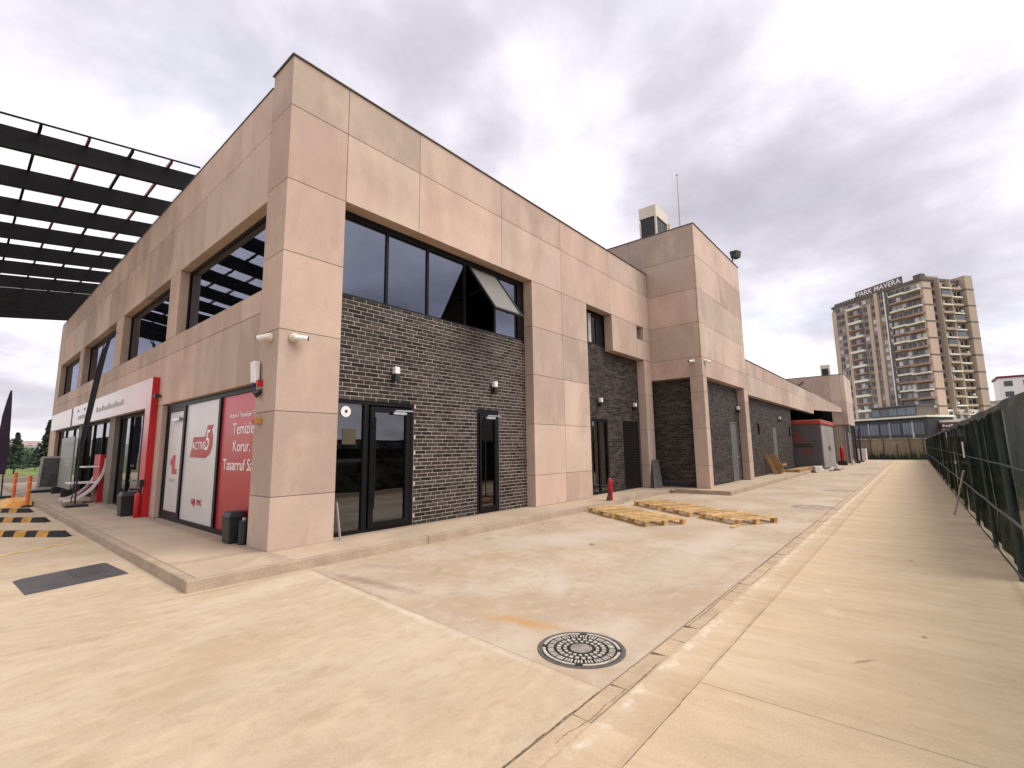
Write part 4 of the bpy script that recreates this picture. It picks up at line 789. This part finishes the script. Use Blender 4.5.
def wheel_stop(tip, label):
    d = Vector((-.58,.81,0)).normalized(); tp = Vector((*tip,0)); t = thing('wheel_stop', label, 'wheel stop', tp, group='yellow and black wheel stops')
    n_ = 7; Lt = 2.0; sd = Vector((-d.y,d.x,0))*.09
    def sec(a, b_, h0, h1, mat, nm):
        p, q = tp+d*a, tp+d*b_
        up0, up1 = Vector((0,0,h0)), Vector((0,0,h1))
        mk(nm, B().hexa([p-sd,p+sd,q+sd,q-sd,p-sd*.55+up0,p+sd*.55+up0,q+sd*.55+up1,q-sd*.55+up1]), mat, t)
    sec(0,.15,.01,.11,'rubber','end_piece')
    for k in range(n_): a = .15+k*(Lt-.3)/n_; sec(a, .15+(k+1)*(Lt-.3)/n_, .11, .11, 'rubber' if k % 2 == 0 else 'yellow', 'black_block' if k % 2 == 0 else 'yellow_block')
    sec(Lt-.15,Lt,.11,.01,'rubber','end_piece')
wheel_stop((-1.49,5.45), 'nearest yellow and black wheel stop'); wheel_stop((-1.47,8.65), 'middle yellow and black wheel stop'); wheel_stop((-1.5,11.8), 'farthest yellow and black wheel stop')
b = B(); a = Vector((-6,1.52,.004)); c = Vector((-1.33,4.68,.004)); sd = Vector((-(c-a).y,(c-a).x,0)).normalized()*.05
mk('painted_line', b.add([a-sd,c-sd,c+sd,a+sd], [(0,1,2,3)]), 'yline', yard)
t = thing('kerb_ramp', 'orange plastic kerb ramp between the two bollards', 'ramp', (-1.6,15.4,0)); mk('wedge', B().hexa([(-1.95,14.2,0),(-1.32,14.2,0),(-1.32,16.6,0),(-1.95,16.6,0),(-1.75,14.3,.16),(-1.32,14.3,.16),(-1.32,16.5,.16),(-1.75,16.5,.16)]), 'orangey', t)
def bollard(x, y, label):
    t = thing('bollard', label, 'bollard', (x, y, 0), group='orange bollards at the kerb'); mk('base', B().lathe((x,y,0), [(.14,0),(.14,.03),(.06,.06)], 16), 'rubber', t)
    mk('post', B().lathe((x,y,.05), [(.05,0),(.05,.9),(.035,.93)], 14), 'orange', t)
    for z_ in (.50, .74): mk('reflective_band', B().lathe((x,y,z_), [(.052,0),(.052,.06)], 14), 'orangey', t)
bollard(-1.45, 13.9, 'nearer orange bollard at the kerb'); bollard(-1.5, 18.0, 'farther orange bollard at the kerb')
# feather flags
MT['flag'] = M('black_flag', (.014,.012,.018), .6, .2, 2); MT['flagp'] = M('purple_black_flag', (.03,.014,.04), .6, .2, 2)
t = thing('feather_flag', 'tall black feather flag on the pavement before the shop', 'flag', (-.68, 11, K))
pp = [(-.72,11,.2),(-.74,11,2.0),(-.66,11,3.0),(-.56,11,4.1),(-.45,11,4.9),(-.30,11,5.25),(-.12,11,5.33)]
mk('pole', B().tube(pp, [.022,.02,.018,.016,.013,.01,.008], 8), 'black', t)
b = B(); wdt = [0,.10,.13,.15,.16,.12,.02]
prof = [((-.74,1.6),.06),((-.72,2.2),.14),((-.66,3.0),.17),((-.56,4.0),.17),((-.47,4.7),.15),((-.36,5.1),.08),((-.22,5.28),.02)]
vv = []
for (x_, z_), w_ in prof: vv += [(x_, 11.0, z_), (x_+w_*.7, 10.97, z_-.03)]
vv2 = [(p_[0], p_[1]+.012, p_[2]) for p_ in vv]; n_ = len(vv)
b.add(vv+vv2, [(2*i,2*i+1,2*i+3,2*i+2) for i in range(len(prof)-1)]+[(n_+2*i,n_+2*i+2,n_+2*i+3,n_+2*i+1) for i in range(len(prof)-1)])
mk('banner', b, 'flag', t); mk('foot', B().box(-.95,-.45,10.75,11.2,K,K+.06), 'black', t, bevel=.01)
t = thing('feather_flag', 'dark purple feather flag at the left edge beyond the bollards', 'flag', (-1.75, 19, 0))
mk('pole', B().tube([(-1.75,19,0),(-1.80,19,2),(-1.86,19,3.2),(-1.83,19,4.1)], [.025,.02,.015,.01], 8), 'black', t)
prof = [((-1.98,.9),.26),((-2.0,1.6),.30),((-2.03,2.4),.30),((-2.0,3.1),.24),((-1.93,3.7),.14),((-1.87,4.1),.05)]
vv = []
for (x_, z_), w_ in prof: vv += [(x_, 19.0, z_), (x_+w_, 18.97, z_)]
vv2 = [(p_[0], p_[1]+.012, p_[2]) for p_ in vv]; n_ = len(vv); b = B()
b.add(vv+vv2, [(2*i,2*i+1,2*i+3,2*i+2) for i in range(len(prof)-1)]+[(n_+2*i,n_+2*i+2,n_+2*i+3,n_+2*i+1) for i in range(len(prof)-1)])
mk('banner', b, 'flagp', t); mk('foot', B().box(-2.15,-1.4,18.8,19.2,0,.10), 'black', t, bevel=.01)
# A-frame board, poster, red display
MT['poster'] = M('poster_print', (.075,.075,.075), .3, .4, 3, .3, 15); MT['posterg'] = M('poster_grey', (.20,.21,.20), .35, .15, 1.5)
t = thing('pavement_sign_board', 'grey framed sign board leaning back on a black base', 'sign', (-.5, 19.6, K))
b = B(); q0 = [(-.80,19.35),(-.12,19.35)]
def abd(x0,x1,z0,z1,o0,o1):
    sl = .16
    b.hexa([(x0+.06*z0,19.35+sl*z0+o0,K+z0),(x1+.06*z0,19.35+sl*z0+o0,K+z0),(x1+.06*z0,19.35+sl*z0+o1,K+z0),(x0+.06*z0,19.35+sl*z0+o1,K+z0),(x0+.06*z1,19.35+sl*z1+o0,K+z1),(x1+.06*z1,19.35+sl*z1+o0,K+z1),(x1+.06*z1,19.35+sl*z1+o1,K+z1),(x0+.06*z1,19.35+sl*z1+o1,K+z1)])
abd(-.82,-.74,.12,1.42,0,.05); abd(-.20,-.12,.12,1.42,0,.05); abd(-.74,-.20,1.34,1.42,0,.05); abd(-.74,-.20,.12,.20,0,.05); mk('frame', b, 'lgrey', t)
b = B(); abd(-.74,-.20,.20,1.34,.02,.04); mk('poster', b, 'poster', t); mk('base', B().box(-.95,.0,19.15,19.85,K,K+.10), 'black', t, bevel=.01)
t = thing('poster_stand', 'grey poster panel standing against the shop front', 'sign', (-.3, 17, K)); box('panel', -.32, -.28, 15.4, 18.3, K+.25, 2.25, 'posterg', t); box('foot', -.5, -.1, 15.6, 15.7, K, K+.25, 'black', t); box('foot', -.5, -.1, 18.0, 18.1, K, K+.25, 'black', t); box('dark_print', -.325, -.32, 15.6, 17.6, 1.9, 2.1, 'poster', t)
for k in range(3): box('text_line', -.325, -.32, 15.9, 17.5-.2*k, 1.5-.15*k, 1.55-.15*k, 'lgrey', t)
t = thing('display_rack', 'curved red and white display rack with a shelf beside the flag', 'rack', (-.35, 12.3, K))
b = B(); n_ = 8
arc = [(-.75+.75*(i/8)**.6 if False else -.85+.9*math.sin(i/8*math.pi/2), K+.1+1.25*(1-math.cos(i/8*math.pi/2))) for i in range(9)]
for i in range(8):
    (xa,za),(xb,zb_) = arc[i], arc[i+1]; b.beam((xa,12.0,za),(xb,12.0,zb_),.10,.07)
mk('rail', b, 'white', t); b = B()
for i in range(8):
    (xa,za),(xb,zb_) = arc[i], arc[i+1]; b.beam((xa,12.9,za),(xb,12.9,zb_),.10,.07)
mk('rail', b, 'white', t); b = B()
for i in range(8):
    (xa,za),(xb,zb_) = arc[i], arc[i+1]; b.add([(xa+.05,12.03,za-.03),(xb+.05,12.03,zb_-.03),(xb+.05,12.87,zb_-.03),(xa+.05,12.87,za-.03)], [(0,1,2,3)])
mk('back', b, 'red', t); box('side', -.1, .05, 12.0, 12.9, K, 1.6, 'red', t); box('shelf', -.75, .05, 12.02, 12.88, .72, .76, 'white', t); box('shelf', -.45, .05, 12.02, 12.88, 1.2, 1.24, 'white', t)
t = thing('push_broom', 'black broom leaning at the shop with its head on the pavement', 'broom', (-.75,11.6,K)); mk('handle', B().tube([(-.74,11.5,K+.08),(-.60,12.0,1.6)], .015, 6), 'black', t); mk('head', B().beam((-.95,11.5,K+.04),(-.5,11.5,K+.04),.08,.07), 'woodd', t)

# ------------------------------------------------------------------ fence on the right
FE = thing('site_fence', 'long dark green net fence on steel posts along the right of the yard', 'fence', (20, -8.3, 0))
px = [-1.0, 2.0, 5.0, 7.3, 10.0, 12.9, 16.0, 19.0]
while px[-1] < 57: px.append(px[-1]+3.0)
for x_ in px:
    ln = random.uniform(-.04,.04); mk('post', B().tube([(x_+ln*.3,-8.3,-.05),(x_+ln,-8.3+random.uniform(-.02,.03),2.0)], .028, 8), 'fpost', FE)
for a, c in zip(px[:-1], px[1:]):
    for z_, r_ in ((1.98,.018),(1.34,.010),(.72,.016),(.10,.014)):
        mk('rail', B().tube([(a,-8.26,z_),((a+c)/2,-8.257,z_-random.uniform(0,.012)),(c,-8.26,z_)], r_, 6), 'frail' if z_ in (.72,) else 'fpost', FE)
    b = B(); nx, nz = 28, 10; ph = random.uniform(0,6)
    vv = [(a+(c-a)*i/nx, -8.345+.016*math.sin(i*.45+ph+j*.4)*(1-j/nz*.3)+random.uniform(-.002,.002), .05+1.97*j/nz + 0) for j in range(nz+1) for i in range(nx+1)]
    b.add(vv, [(j*(nx+1)+i, j*(nx+1)+i+1, (j+1)*(nx+1)+i+1, (j+1)*(nx+1)+i) for j in range(nz) for i in range(nx)])
    mk('net', b, 'mesh' if a >= 4.9 else 'meshl', FE, smooth=True)
for a, c in zip(px[:-1], px[1:]):   # folded hem along the top
    b = B(); nx = 40; vv = []
    for i in range(nx+1):
        xx = a+(c-a)*i/nx; dr = .06+.02*math.sin(xx*2.3)+.015*math.sin(xx*7.1); vv += [(xx,-8.25+.006*math.sin(xx*5.2),2.03+.012*math.sin(xx*2.1)), (xx,-8.232+.008*math.sin(xx*6.1),2.0-dr)]
    b.add(vv, [(2*i,2*i+1,2*i+3,2*i+2) for i in range(nx)]); mk('net_hem', b, 'fpost', FE)
tag(mk('leaning_pole', B().tube([(11.55,-8.02,.0),(10.6,-8.22,1.02)], .018, 7), 'lgrey'), 'thin grey pole leaning on the green net fence', 'pole')
tag(box('fence_notice', 9.9, 10.25, -8.232, -8.225, 1.30, 1.62, 'white'), 'small white notice fixed on the green net fence', 'sign')
t = thing('site_hoarding', 'pale grey hoarding seen through the green net', 'hoarding', (30,-10.5,0))
for k in range(14): box('panel', 14+2.5*k, 14+2.5*(k+1)-.02, -10.55, -10.5, -.05, 3.3, 'hoard', t)
for k in range(9): box('post', 14+4*k-.05, 14+4*k+.05, -10.65, -10.56, -.06, 3.3, 'grey', t)

# ------------------------------------------------------------------ end of the yard: retaining wall, terrace
WL = thing('retaining_wall', 'weathered stone retaining wall closing the far end of the yard', 'wall', (59.3,-10,0))
for k in range(16): box('wall_section', 59.02, 59.5, -34+2.5*k, -34+2.5*(k+1)-.004, -.06, 2.05, 'stone', WL)
box('coping', 58.95, 59.5, -34, 6, 2.055, 2.15, 'kerb', WL)
for k in range(7): tag(mk('bare_stem', B().tube([(58.85,-9.2+1.05*k,0),(58.85,-9.2+1.05*k+random.uniform(-.1,.1),1.5+random.uniform(0,1.2))], .05, 6), 'bark'), ('leftmost','second from left','third from left','middle','third from right','second from right','rightmost')[6-k] + ' of the dark stems against the retaining wall', 'stem', 'dark stems along the retaining wall')
struct(mk('terrace_ground', B().box(59.55, 420, -160, 220, -.2, 2.0), 'soil'))
b = B()
for k in range(260):
    x_ = 58.7+random.uniform(-.25,.2); y_ = random.uniform(-9.5,-2.5); h = random.uniform(.15,.7)*(1 if random.random() < .7 else 1.6)
    b.add([(x_,y_-.06,0),(x_,y_+.06,0),(x_+random.uniform(-.1,.1),y_+random.uniform(-.15,.15),h)], [(0,1,2)])
o = mk('weeds', b, 'leafd', kind='stuff'); o['label'] = 'dark weeds growing along the foot of the retaining wall'; o['category'] = 'weeds'

# ------------------------------------------------------------------ apartment tower (local: +x along right face, +y along left face)
AT = thing('apartment_tower', 'tall beige and brown apartment tower with stacked balconies and roof lettering', 'building', (216.7,-15.0,2.0), R(-38), local=True)
def ab(name, x0,x1,y0,y1,z0,z1, mat, parent=AT): return box(name, x0,x1,y0,y1,z0,z1, mat, parent)
Z0, SH_, NS = 9.5, 3.03, 16; ZT = Z0+SH_*NS
core_ = ab('wall', .6, 18, .6, 37.6, 0, ZT, 'apt_grey')
shared = {}
def piece(name, dims, loc, mat, parent):
    key = (name, dims, mat)
    if key not in shared:
        b = B().box(-dims[0]/2, dims[0]/2, -dims[1]/2, dims[1]/2, 0, dims[2]); me = bpy.data.meshes.new(name); me.from_pydata(b.v, [], b.f); me.materials.append(MT[mat]); shared[key] = me
    o = bpy.data.objects.new(name, shared[key]); col.objects.link(o); o.parent = parent; o.location = loc; return o
# left face strips
for y0_, y1_, zt, m_, out in ((36,38,ZT-1.5,'apt_salmon',.35),(30.6,31.8,ZT-1.5,'apt_salmon',.2),(20.2,21.6,ZT-3,'apt_salmon',.1),(16.9,18.3,ZT+.6,'apt_salmon',-.1),(14.3,14.75,ZT+.6,'apt_cream',.2),(12.2,14.3,ZT,'apt_dark',.4)):
    ab('facade_strip', out, .62, y0_, y1_, 0, zt, m_)
ab('facade_strip', .45, .62, 31.8, 36, 0, ZT, 'apt_grey'); ab('corner_strip', 0, 3.7, -.1, .7, 0, ZT-1, 'apt_salmon'); ab('corner_strip', 0, .62, .7, 1.0, 0, ZT-1, 'apt_salmon')
ab('end_column', 17.5, 21, -1.6, 4, 0, ZT+2.0, 'apt_tan'); ab('end_column', 17.5, 21, 4.0, 37, 0, ZT-1, 'apt_tan')
for k in range(NS//2):
    z_ = Z0 + 2*SH_*k + 2.6; ab('band', -.06, 3.76, -.16, .6, z_, z_+.5, 'apt_dark'); ab('band', 17.44, 21.06, -1.66, 3.9, z_, z_+.5, 'apt_dark')
for s in range(NS):
    z_ = Z0 + s*SH_
    # windows, left face
    for yc, wd in ((33.0,1.5),(35.0,1.5),(22.9,1.5),(19.2,1.3),(15.8,1.3),(13.1,.9)):
        o = .36 if yc in (33.0,35.0) else (.30 if yc == 13.1 else .5)
        wn = piece('window', (.12, wd, 1.6), (o, yc, z_+.8), 'apt_win' if random.random() < .65 else 'apt_winl', AT)
        if random.random() < .45: piece('frame', (.06, .18, 1.7), (-.08, 0, -.05), 'apt_winl', wn)
    # balcony stack in the middle of the left face
    bc = piece('balcony', (1.2, 6.0, .9 if s % 2 else .55), (0.0, 27.2, z_-.15), 'apt_brown' if s % 2 == 0 else 'apt_cream', AT)
    for k_ in range(3): piece('balcony_window', (.1, 1.5, 1.9), (.55, -2.0+2.0*k_, .55), 'apt_winl' if k_ == 1 else 'apt_win', bc)
    # stepped balconies towards the corner
    bc = piece('balcony', (1.3, 5.6, .60), (0.0, 9.4, z_-.1+.9*(s % 2)*.0), 'apt_cream' if s % 2 else 'apt_brown', AT)
    for k_ in range(3): piece('balcony_window', (.1, 1.3, 1.8), (.55, -1.9+1.9*k_, .6), 'apt_winl' if random.random() < .45 else 'apt_win', bc)
    bc = piece('balcony', (2.0, 6.0, .85 if s % 2 == 0 else .5), (-.4, 3.4, z_-.55), 'apt_brown' if s % 2 == 0 else 'apt_cream', AT)
    piece('balcony_glazing', (.2, 5.6, 1.7), (.75, 0, .9), 'apt_winl' if random.random() < .3 else 'apt_grey', bc); [piece('balcony_window', (.1, 1.4, 1.6), (.62, -2+2*k_, .9), 'apt_win' if random.random() < .7 else 'apt_winl', bc) for k_ in range(3)]
    if s % 3 == 1: piece('railing', (.05, 5.8, .5), (-.95, 0, .5), 'apt_blue', bc)
    if random.random() < .5: piece('air_unit', (.4, .9, .7), (-.35, random.choice((7.5,10.8,25.0,29.2)), z_+.55), 'apt_winl', AT)
    if random.random() < .5: piece('air_unit', (.9, .4, .7), (random.choice((7.4,10.2,12.6,15.2)), -.9, z_+.5), 'apt_winl', AT)
    # right face
    for xc in (4.9, 17.0): piece('window', (1.4, .12, 1.7), (xc, .5, z_+.7), 'apt_win', AT)
    for xc, yy, ph in ((8.9,-.4,0),(13.9,-.2,1)):
        cr = (s+ph) % 2
        bc = piece('balcony', (4.6, 1.8, .45 if cr else .8), (xc, yy, z_-.3), 'apt_cream' if cr else 'apt_tan', AT)
        piece('balcony_glazing', (4.2, .2, 1.7), (0, .85, .85), 'apt_tan' if random.random() < .5 else 'apt_winl', bc); [piece('balcony_window', (1.1, .1, 1.5), (-1.2+2.4*k_, .72, .85), 'apt_win', bc) for k_ in range(2)]
        if (s, ph) in ((11,1),(9,1),(8,0),(14,0)): piece('winter_glass', (4.2, .15, 2.0), (0, -.7, .5), 'apt_blue', bc)
    # balconies on the hidden left end
    piece('balcony', (3.5, 1.4, .9), (4, 38.3, z_), 'maroon' if s % 2 else 'apt_brown', AT)
ab('side_wall', .6, 17.5, 37.62, 37.9, 0, ZT-1, 'apt_salmon'); ab('divider', 6.2, 6.6, -1.0, .6, Z0, ZT, 'apt_tan'); ab('divider', 11.2, 11.6, -1.0, .6, Z0, ZT, 'apt_tan')
rf = ab('roof', .2, 17.8, .3, 37.9, ZT, ZT+.9, 'apt_dark'); ab('roof_house', 3, 9, 1, 12, ZT+.9, ZT+1.9, 'apt_grey', rf); ab('roof_tank', .9, 3.0, .8, 3.5, ZT+.9, ZT+2.6, 'apt_dark', rf)
for k in range(9): ab('roof_fin', .0, .5, 24.8+1.3*k, 25.6+1.3*k, ZT+.9, ZT+1.7, 'apt_dark', rf)
sg = ab('roof_sign_frame', .42, .6, 7.0, 26.2, ZT+.95, ZT+3.9, 'apt_dark', rf)
text('roof_lettering', 'PARK MAVERA', 2.7, (0,-1,0), (0,0,1), (.36, 25.6, ZT+1.5), 'white', rf, depth=.05, sx=1.02, off_=.03)
# podium and annex
pd = ab('podium', -11, 0, -4, 46, 0, 7.8, 'podium'); ab('podium_roof', -12, -.2, -4.5, 46, 8.3, 8.9, 'apt_cream', pd); ab('podium_band', -11.4, -.4, -4.2, 46, 7.8, 8.3, 'black', pd)
for k in range(12):
    ab('shop_window', -11.15, -11.0, -2.8+4.0*k, .3+4.0*k, 2.6, 6.6, 'apt_blue', pd); 
    if k % 2 == 0: ab('pier', -11.4, -11.0, .6+4.0*k, 1.0+4.0*k, 1.5, 7.0, 'apt_winl', pd)
    for j in (1,2): ab('mullion', -11.22, -11.15, -2.8+4.0*k+1.03*j-.06, -2.8+4.0*k+1.03*j+.06, 2.6, 6.6, 'apt_dark', pd)
tr = ab('terrace_storey', -9, .5, .5, 17, 8.9, 12.6, 'apt_dark', pd); 
for k in range(5): ab('terrace_glass', -9.12, -9.0, 1+3.2*k, 3.9+3.2*k, 9.6, 12.0, 'apt_blue', tr)
ab('terrace_roof', -9.6, .5, .2, 17.4, 12.6, 13.0, 'grey', tr)
an = ab('annex', -6, 19, -14, -4.2, 0, 6.4, 'apt_tan'); ab('annex_roof', -6.6, 19, -14.6, -4.3, 6.4, 7.1, 'apt_cream', an)
for k in range(4): ab('arch_window', 4+3.2*k, 5.4+3.2*k, -.25, -.12, 3.5 if False else 8.0, 10.4, 'apt_win', an)
ab('base_storey', 3.6, 17.4, -.12, .58, 7.2, 11.2, 'apt_cream', an)
rs = ab('shop_sign', -6.4, -6.1, -14, -4.3, 4.5, 6.0, 'maroon', an)
for k in range(9): ab('sign_mark', -6.5, -6.4, -5.6-.85*k, -5.0-.85*k, 4.9, 5.5+.2*(k % 3 == 0), 'white', rs)
ab('shop_window', -6.15, -6.0, -13.5, -4.8, 1.6, 4.2, 'apt_winl', an)

# far right buildings
def far_house(x, y, w_, d_, h, mat, label, rows, cols, roofm):
    t = thing('far_block', label, 'building', (x, y, 2.0), local=True)
    wl = box('wall', 0, d_, -w_, 0, -2, h, mat, t); box('roof', -.5, d_+.5, -w_-.5, .5, h+.01, h+1, roofm, t)
    for i in range(rows):
        for j in range(cols): piece('window', (.2, w_/cols*.45, h/rows*.5), (-.05, -w_*(j+.5)/cols, h*(i+.2)/rows), 'apt_win', t)
far_house(255, -31, 50, 20, 14.5, 'apt_cream', 'low pale building right of the apartment tower', 4, 9, 'lgrey')
far_house(330, -42, 46, 20, 31, 'white', 'far white block with a maroon stripe above the fence', 6, 7, 'maroon')

# ------------------------------------------------------------------ far left: verge, trees, hills
struct(mk('grass_verge', B().add([(-140,48,-.02),(60,48,-.02),(60,160,-.02),(-140,160,-.02)], [(0,1,2,3)]), 'grass'))
struct(mk('hills', B().add([v for i in range(25) for v in ((-420+38*i, 620, -1), (-420+38*i, 700, 12+6*math.sin(i*.9)+4*math.sin(i*2.3)))], [(2*i,2*i+2,2*i+3,2*i+1) for i in range(24)]), 'hill'))
def tree(x, y, h, wd, kind, label):
    t = thing('conifer_tree' if kind == 'c' else 'broadleaf_tree', label, 'tree', (x, y, 0), local=True)
    mk('trunk', B().tube([(0,0,-.05),(.03*h,0,h*.45),(0,.02*h,h*.85)], [.035*h*.5,.02*h*.5,.006*h], 7), 'bark', t)
    b = B(); n_ = 900
    for i in range(n_):
        z = random.uniform(.12 if kind == 'c' else .28, 1.0)
        if kind == 'c': rad = wd*.5*(1.02-z)*random.uniform(.3,1)*(1+.25*math.sin(z*40))
        else: rad = wd*.5*math.sqrt(max(0, 1-((z-.64)/.38)**2))*random.uniform(.25,1)*(1+.2*math.sin(7*z+i % 5))
        a = random.uniform(0, 6.283); p = Vector((rad*math.cos(a), rad*math.sin(a), z*h)); s = h*random.uniform(.018,.04)
        d1 = Vector((random.gauss(0,1),random.gauss(0,1),random.gauss(0,.6))).normalized()*s; d2 = d1.orthogonal().normalized()*s*.7
        b.add([p-d1-d2,p+d1-d2,p+d1+d2,p-d1+d2], [(0,1,2,3)])
    mk('crown', b, 'leafd' if kind == 'c' else 'leaf', t)
def dirpt(px_, dist):   # ground point seen at picture column px_, at a chosen distance
    d = fw*F_PX + rr*(px_-512) - uu*(452-384); d = Vector((d.x, d.y, 0)).normalized(); return CAM.x + d.x*dist, CAM.y + d.y*dist
SPEC = [(16,62,3.6,2.4,'c','pointed dark conifer, tallest of those left of the shop'),(3,85,3.0,4,'b','round green tree at the left picture edge'),(29,90,2.6,4,'b','low green tree right of the tallest conifer'),(37,75,2.5,2.6,'c','small dark conifer behind the leaning sign board'),(47,70,5.2,2.2,'c','thin conifer rising close to the building end'),(-8,80,4,4,'b','green tree cut by the left picture edge')]
for q in SPEC:
    x_, y_ = dirpt(q[0], q[1]); tree(x_, y_, q[2], q[3], q[4], q[5])
b = B()
for i in range(4200):
    x_, y_ = dirpt(random.uniform(-60, 70), random.uniform(95, 125)); z = abs(random.gauss(0, .75)); s = random.uniform(.25,.6)
    p = Vector((x_, y_, z)); d1 = Vector((random.gauss(0,1),random.gauss(0,1),random.gauss(0,.6))).normalized()*s; d2 = d1.orthogonal().normalized()*s
    b.add([p-d1-d2,p+d1-d2,p+d1+d2,p-d1+d2], [(0,1,2,3)])
o = mk('hedge', b, 'leaf', kind='stuff'); o['label'] = 'distant green hedge beyond the forecourt'; o['category'] = 'hedge'
for i, (p_, d_, w_, h) in enumerate(((14,430,22,8),(24,440,26,9.5),(33,450,30,10.5))):
    x_, y_ = dirpt(p_, d_); t = thing('distant_apartment_block', ('hazy pink block, leftmost of three on the horizon','hazy pink block in the middle of three on the horizon','hazy pink block, rightmost of three on the horizon')[i], 'building', (x_, y_, 0), local=True)
    box('wall', -w_/2, w_/2, 0, 12, 0, h, 'farh', t); box('roof', -w_/2-.5, w_/2+.5, -.5, 12.5, h+.01, h+.6, 'farh', t)
    for j in range(5):
        for k in range(4): piece('window', (w_*.1, .2, 1.6), (-w_*.4+w_*.2*j, -.05, 2+k*h/4.4), 'apt_winl', t)
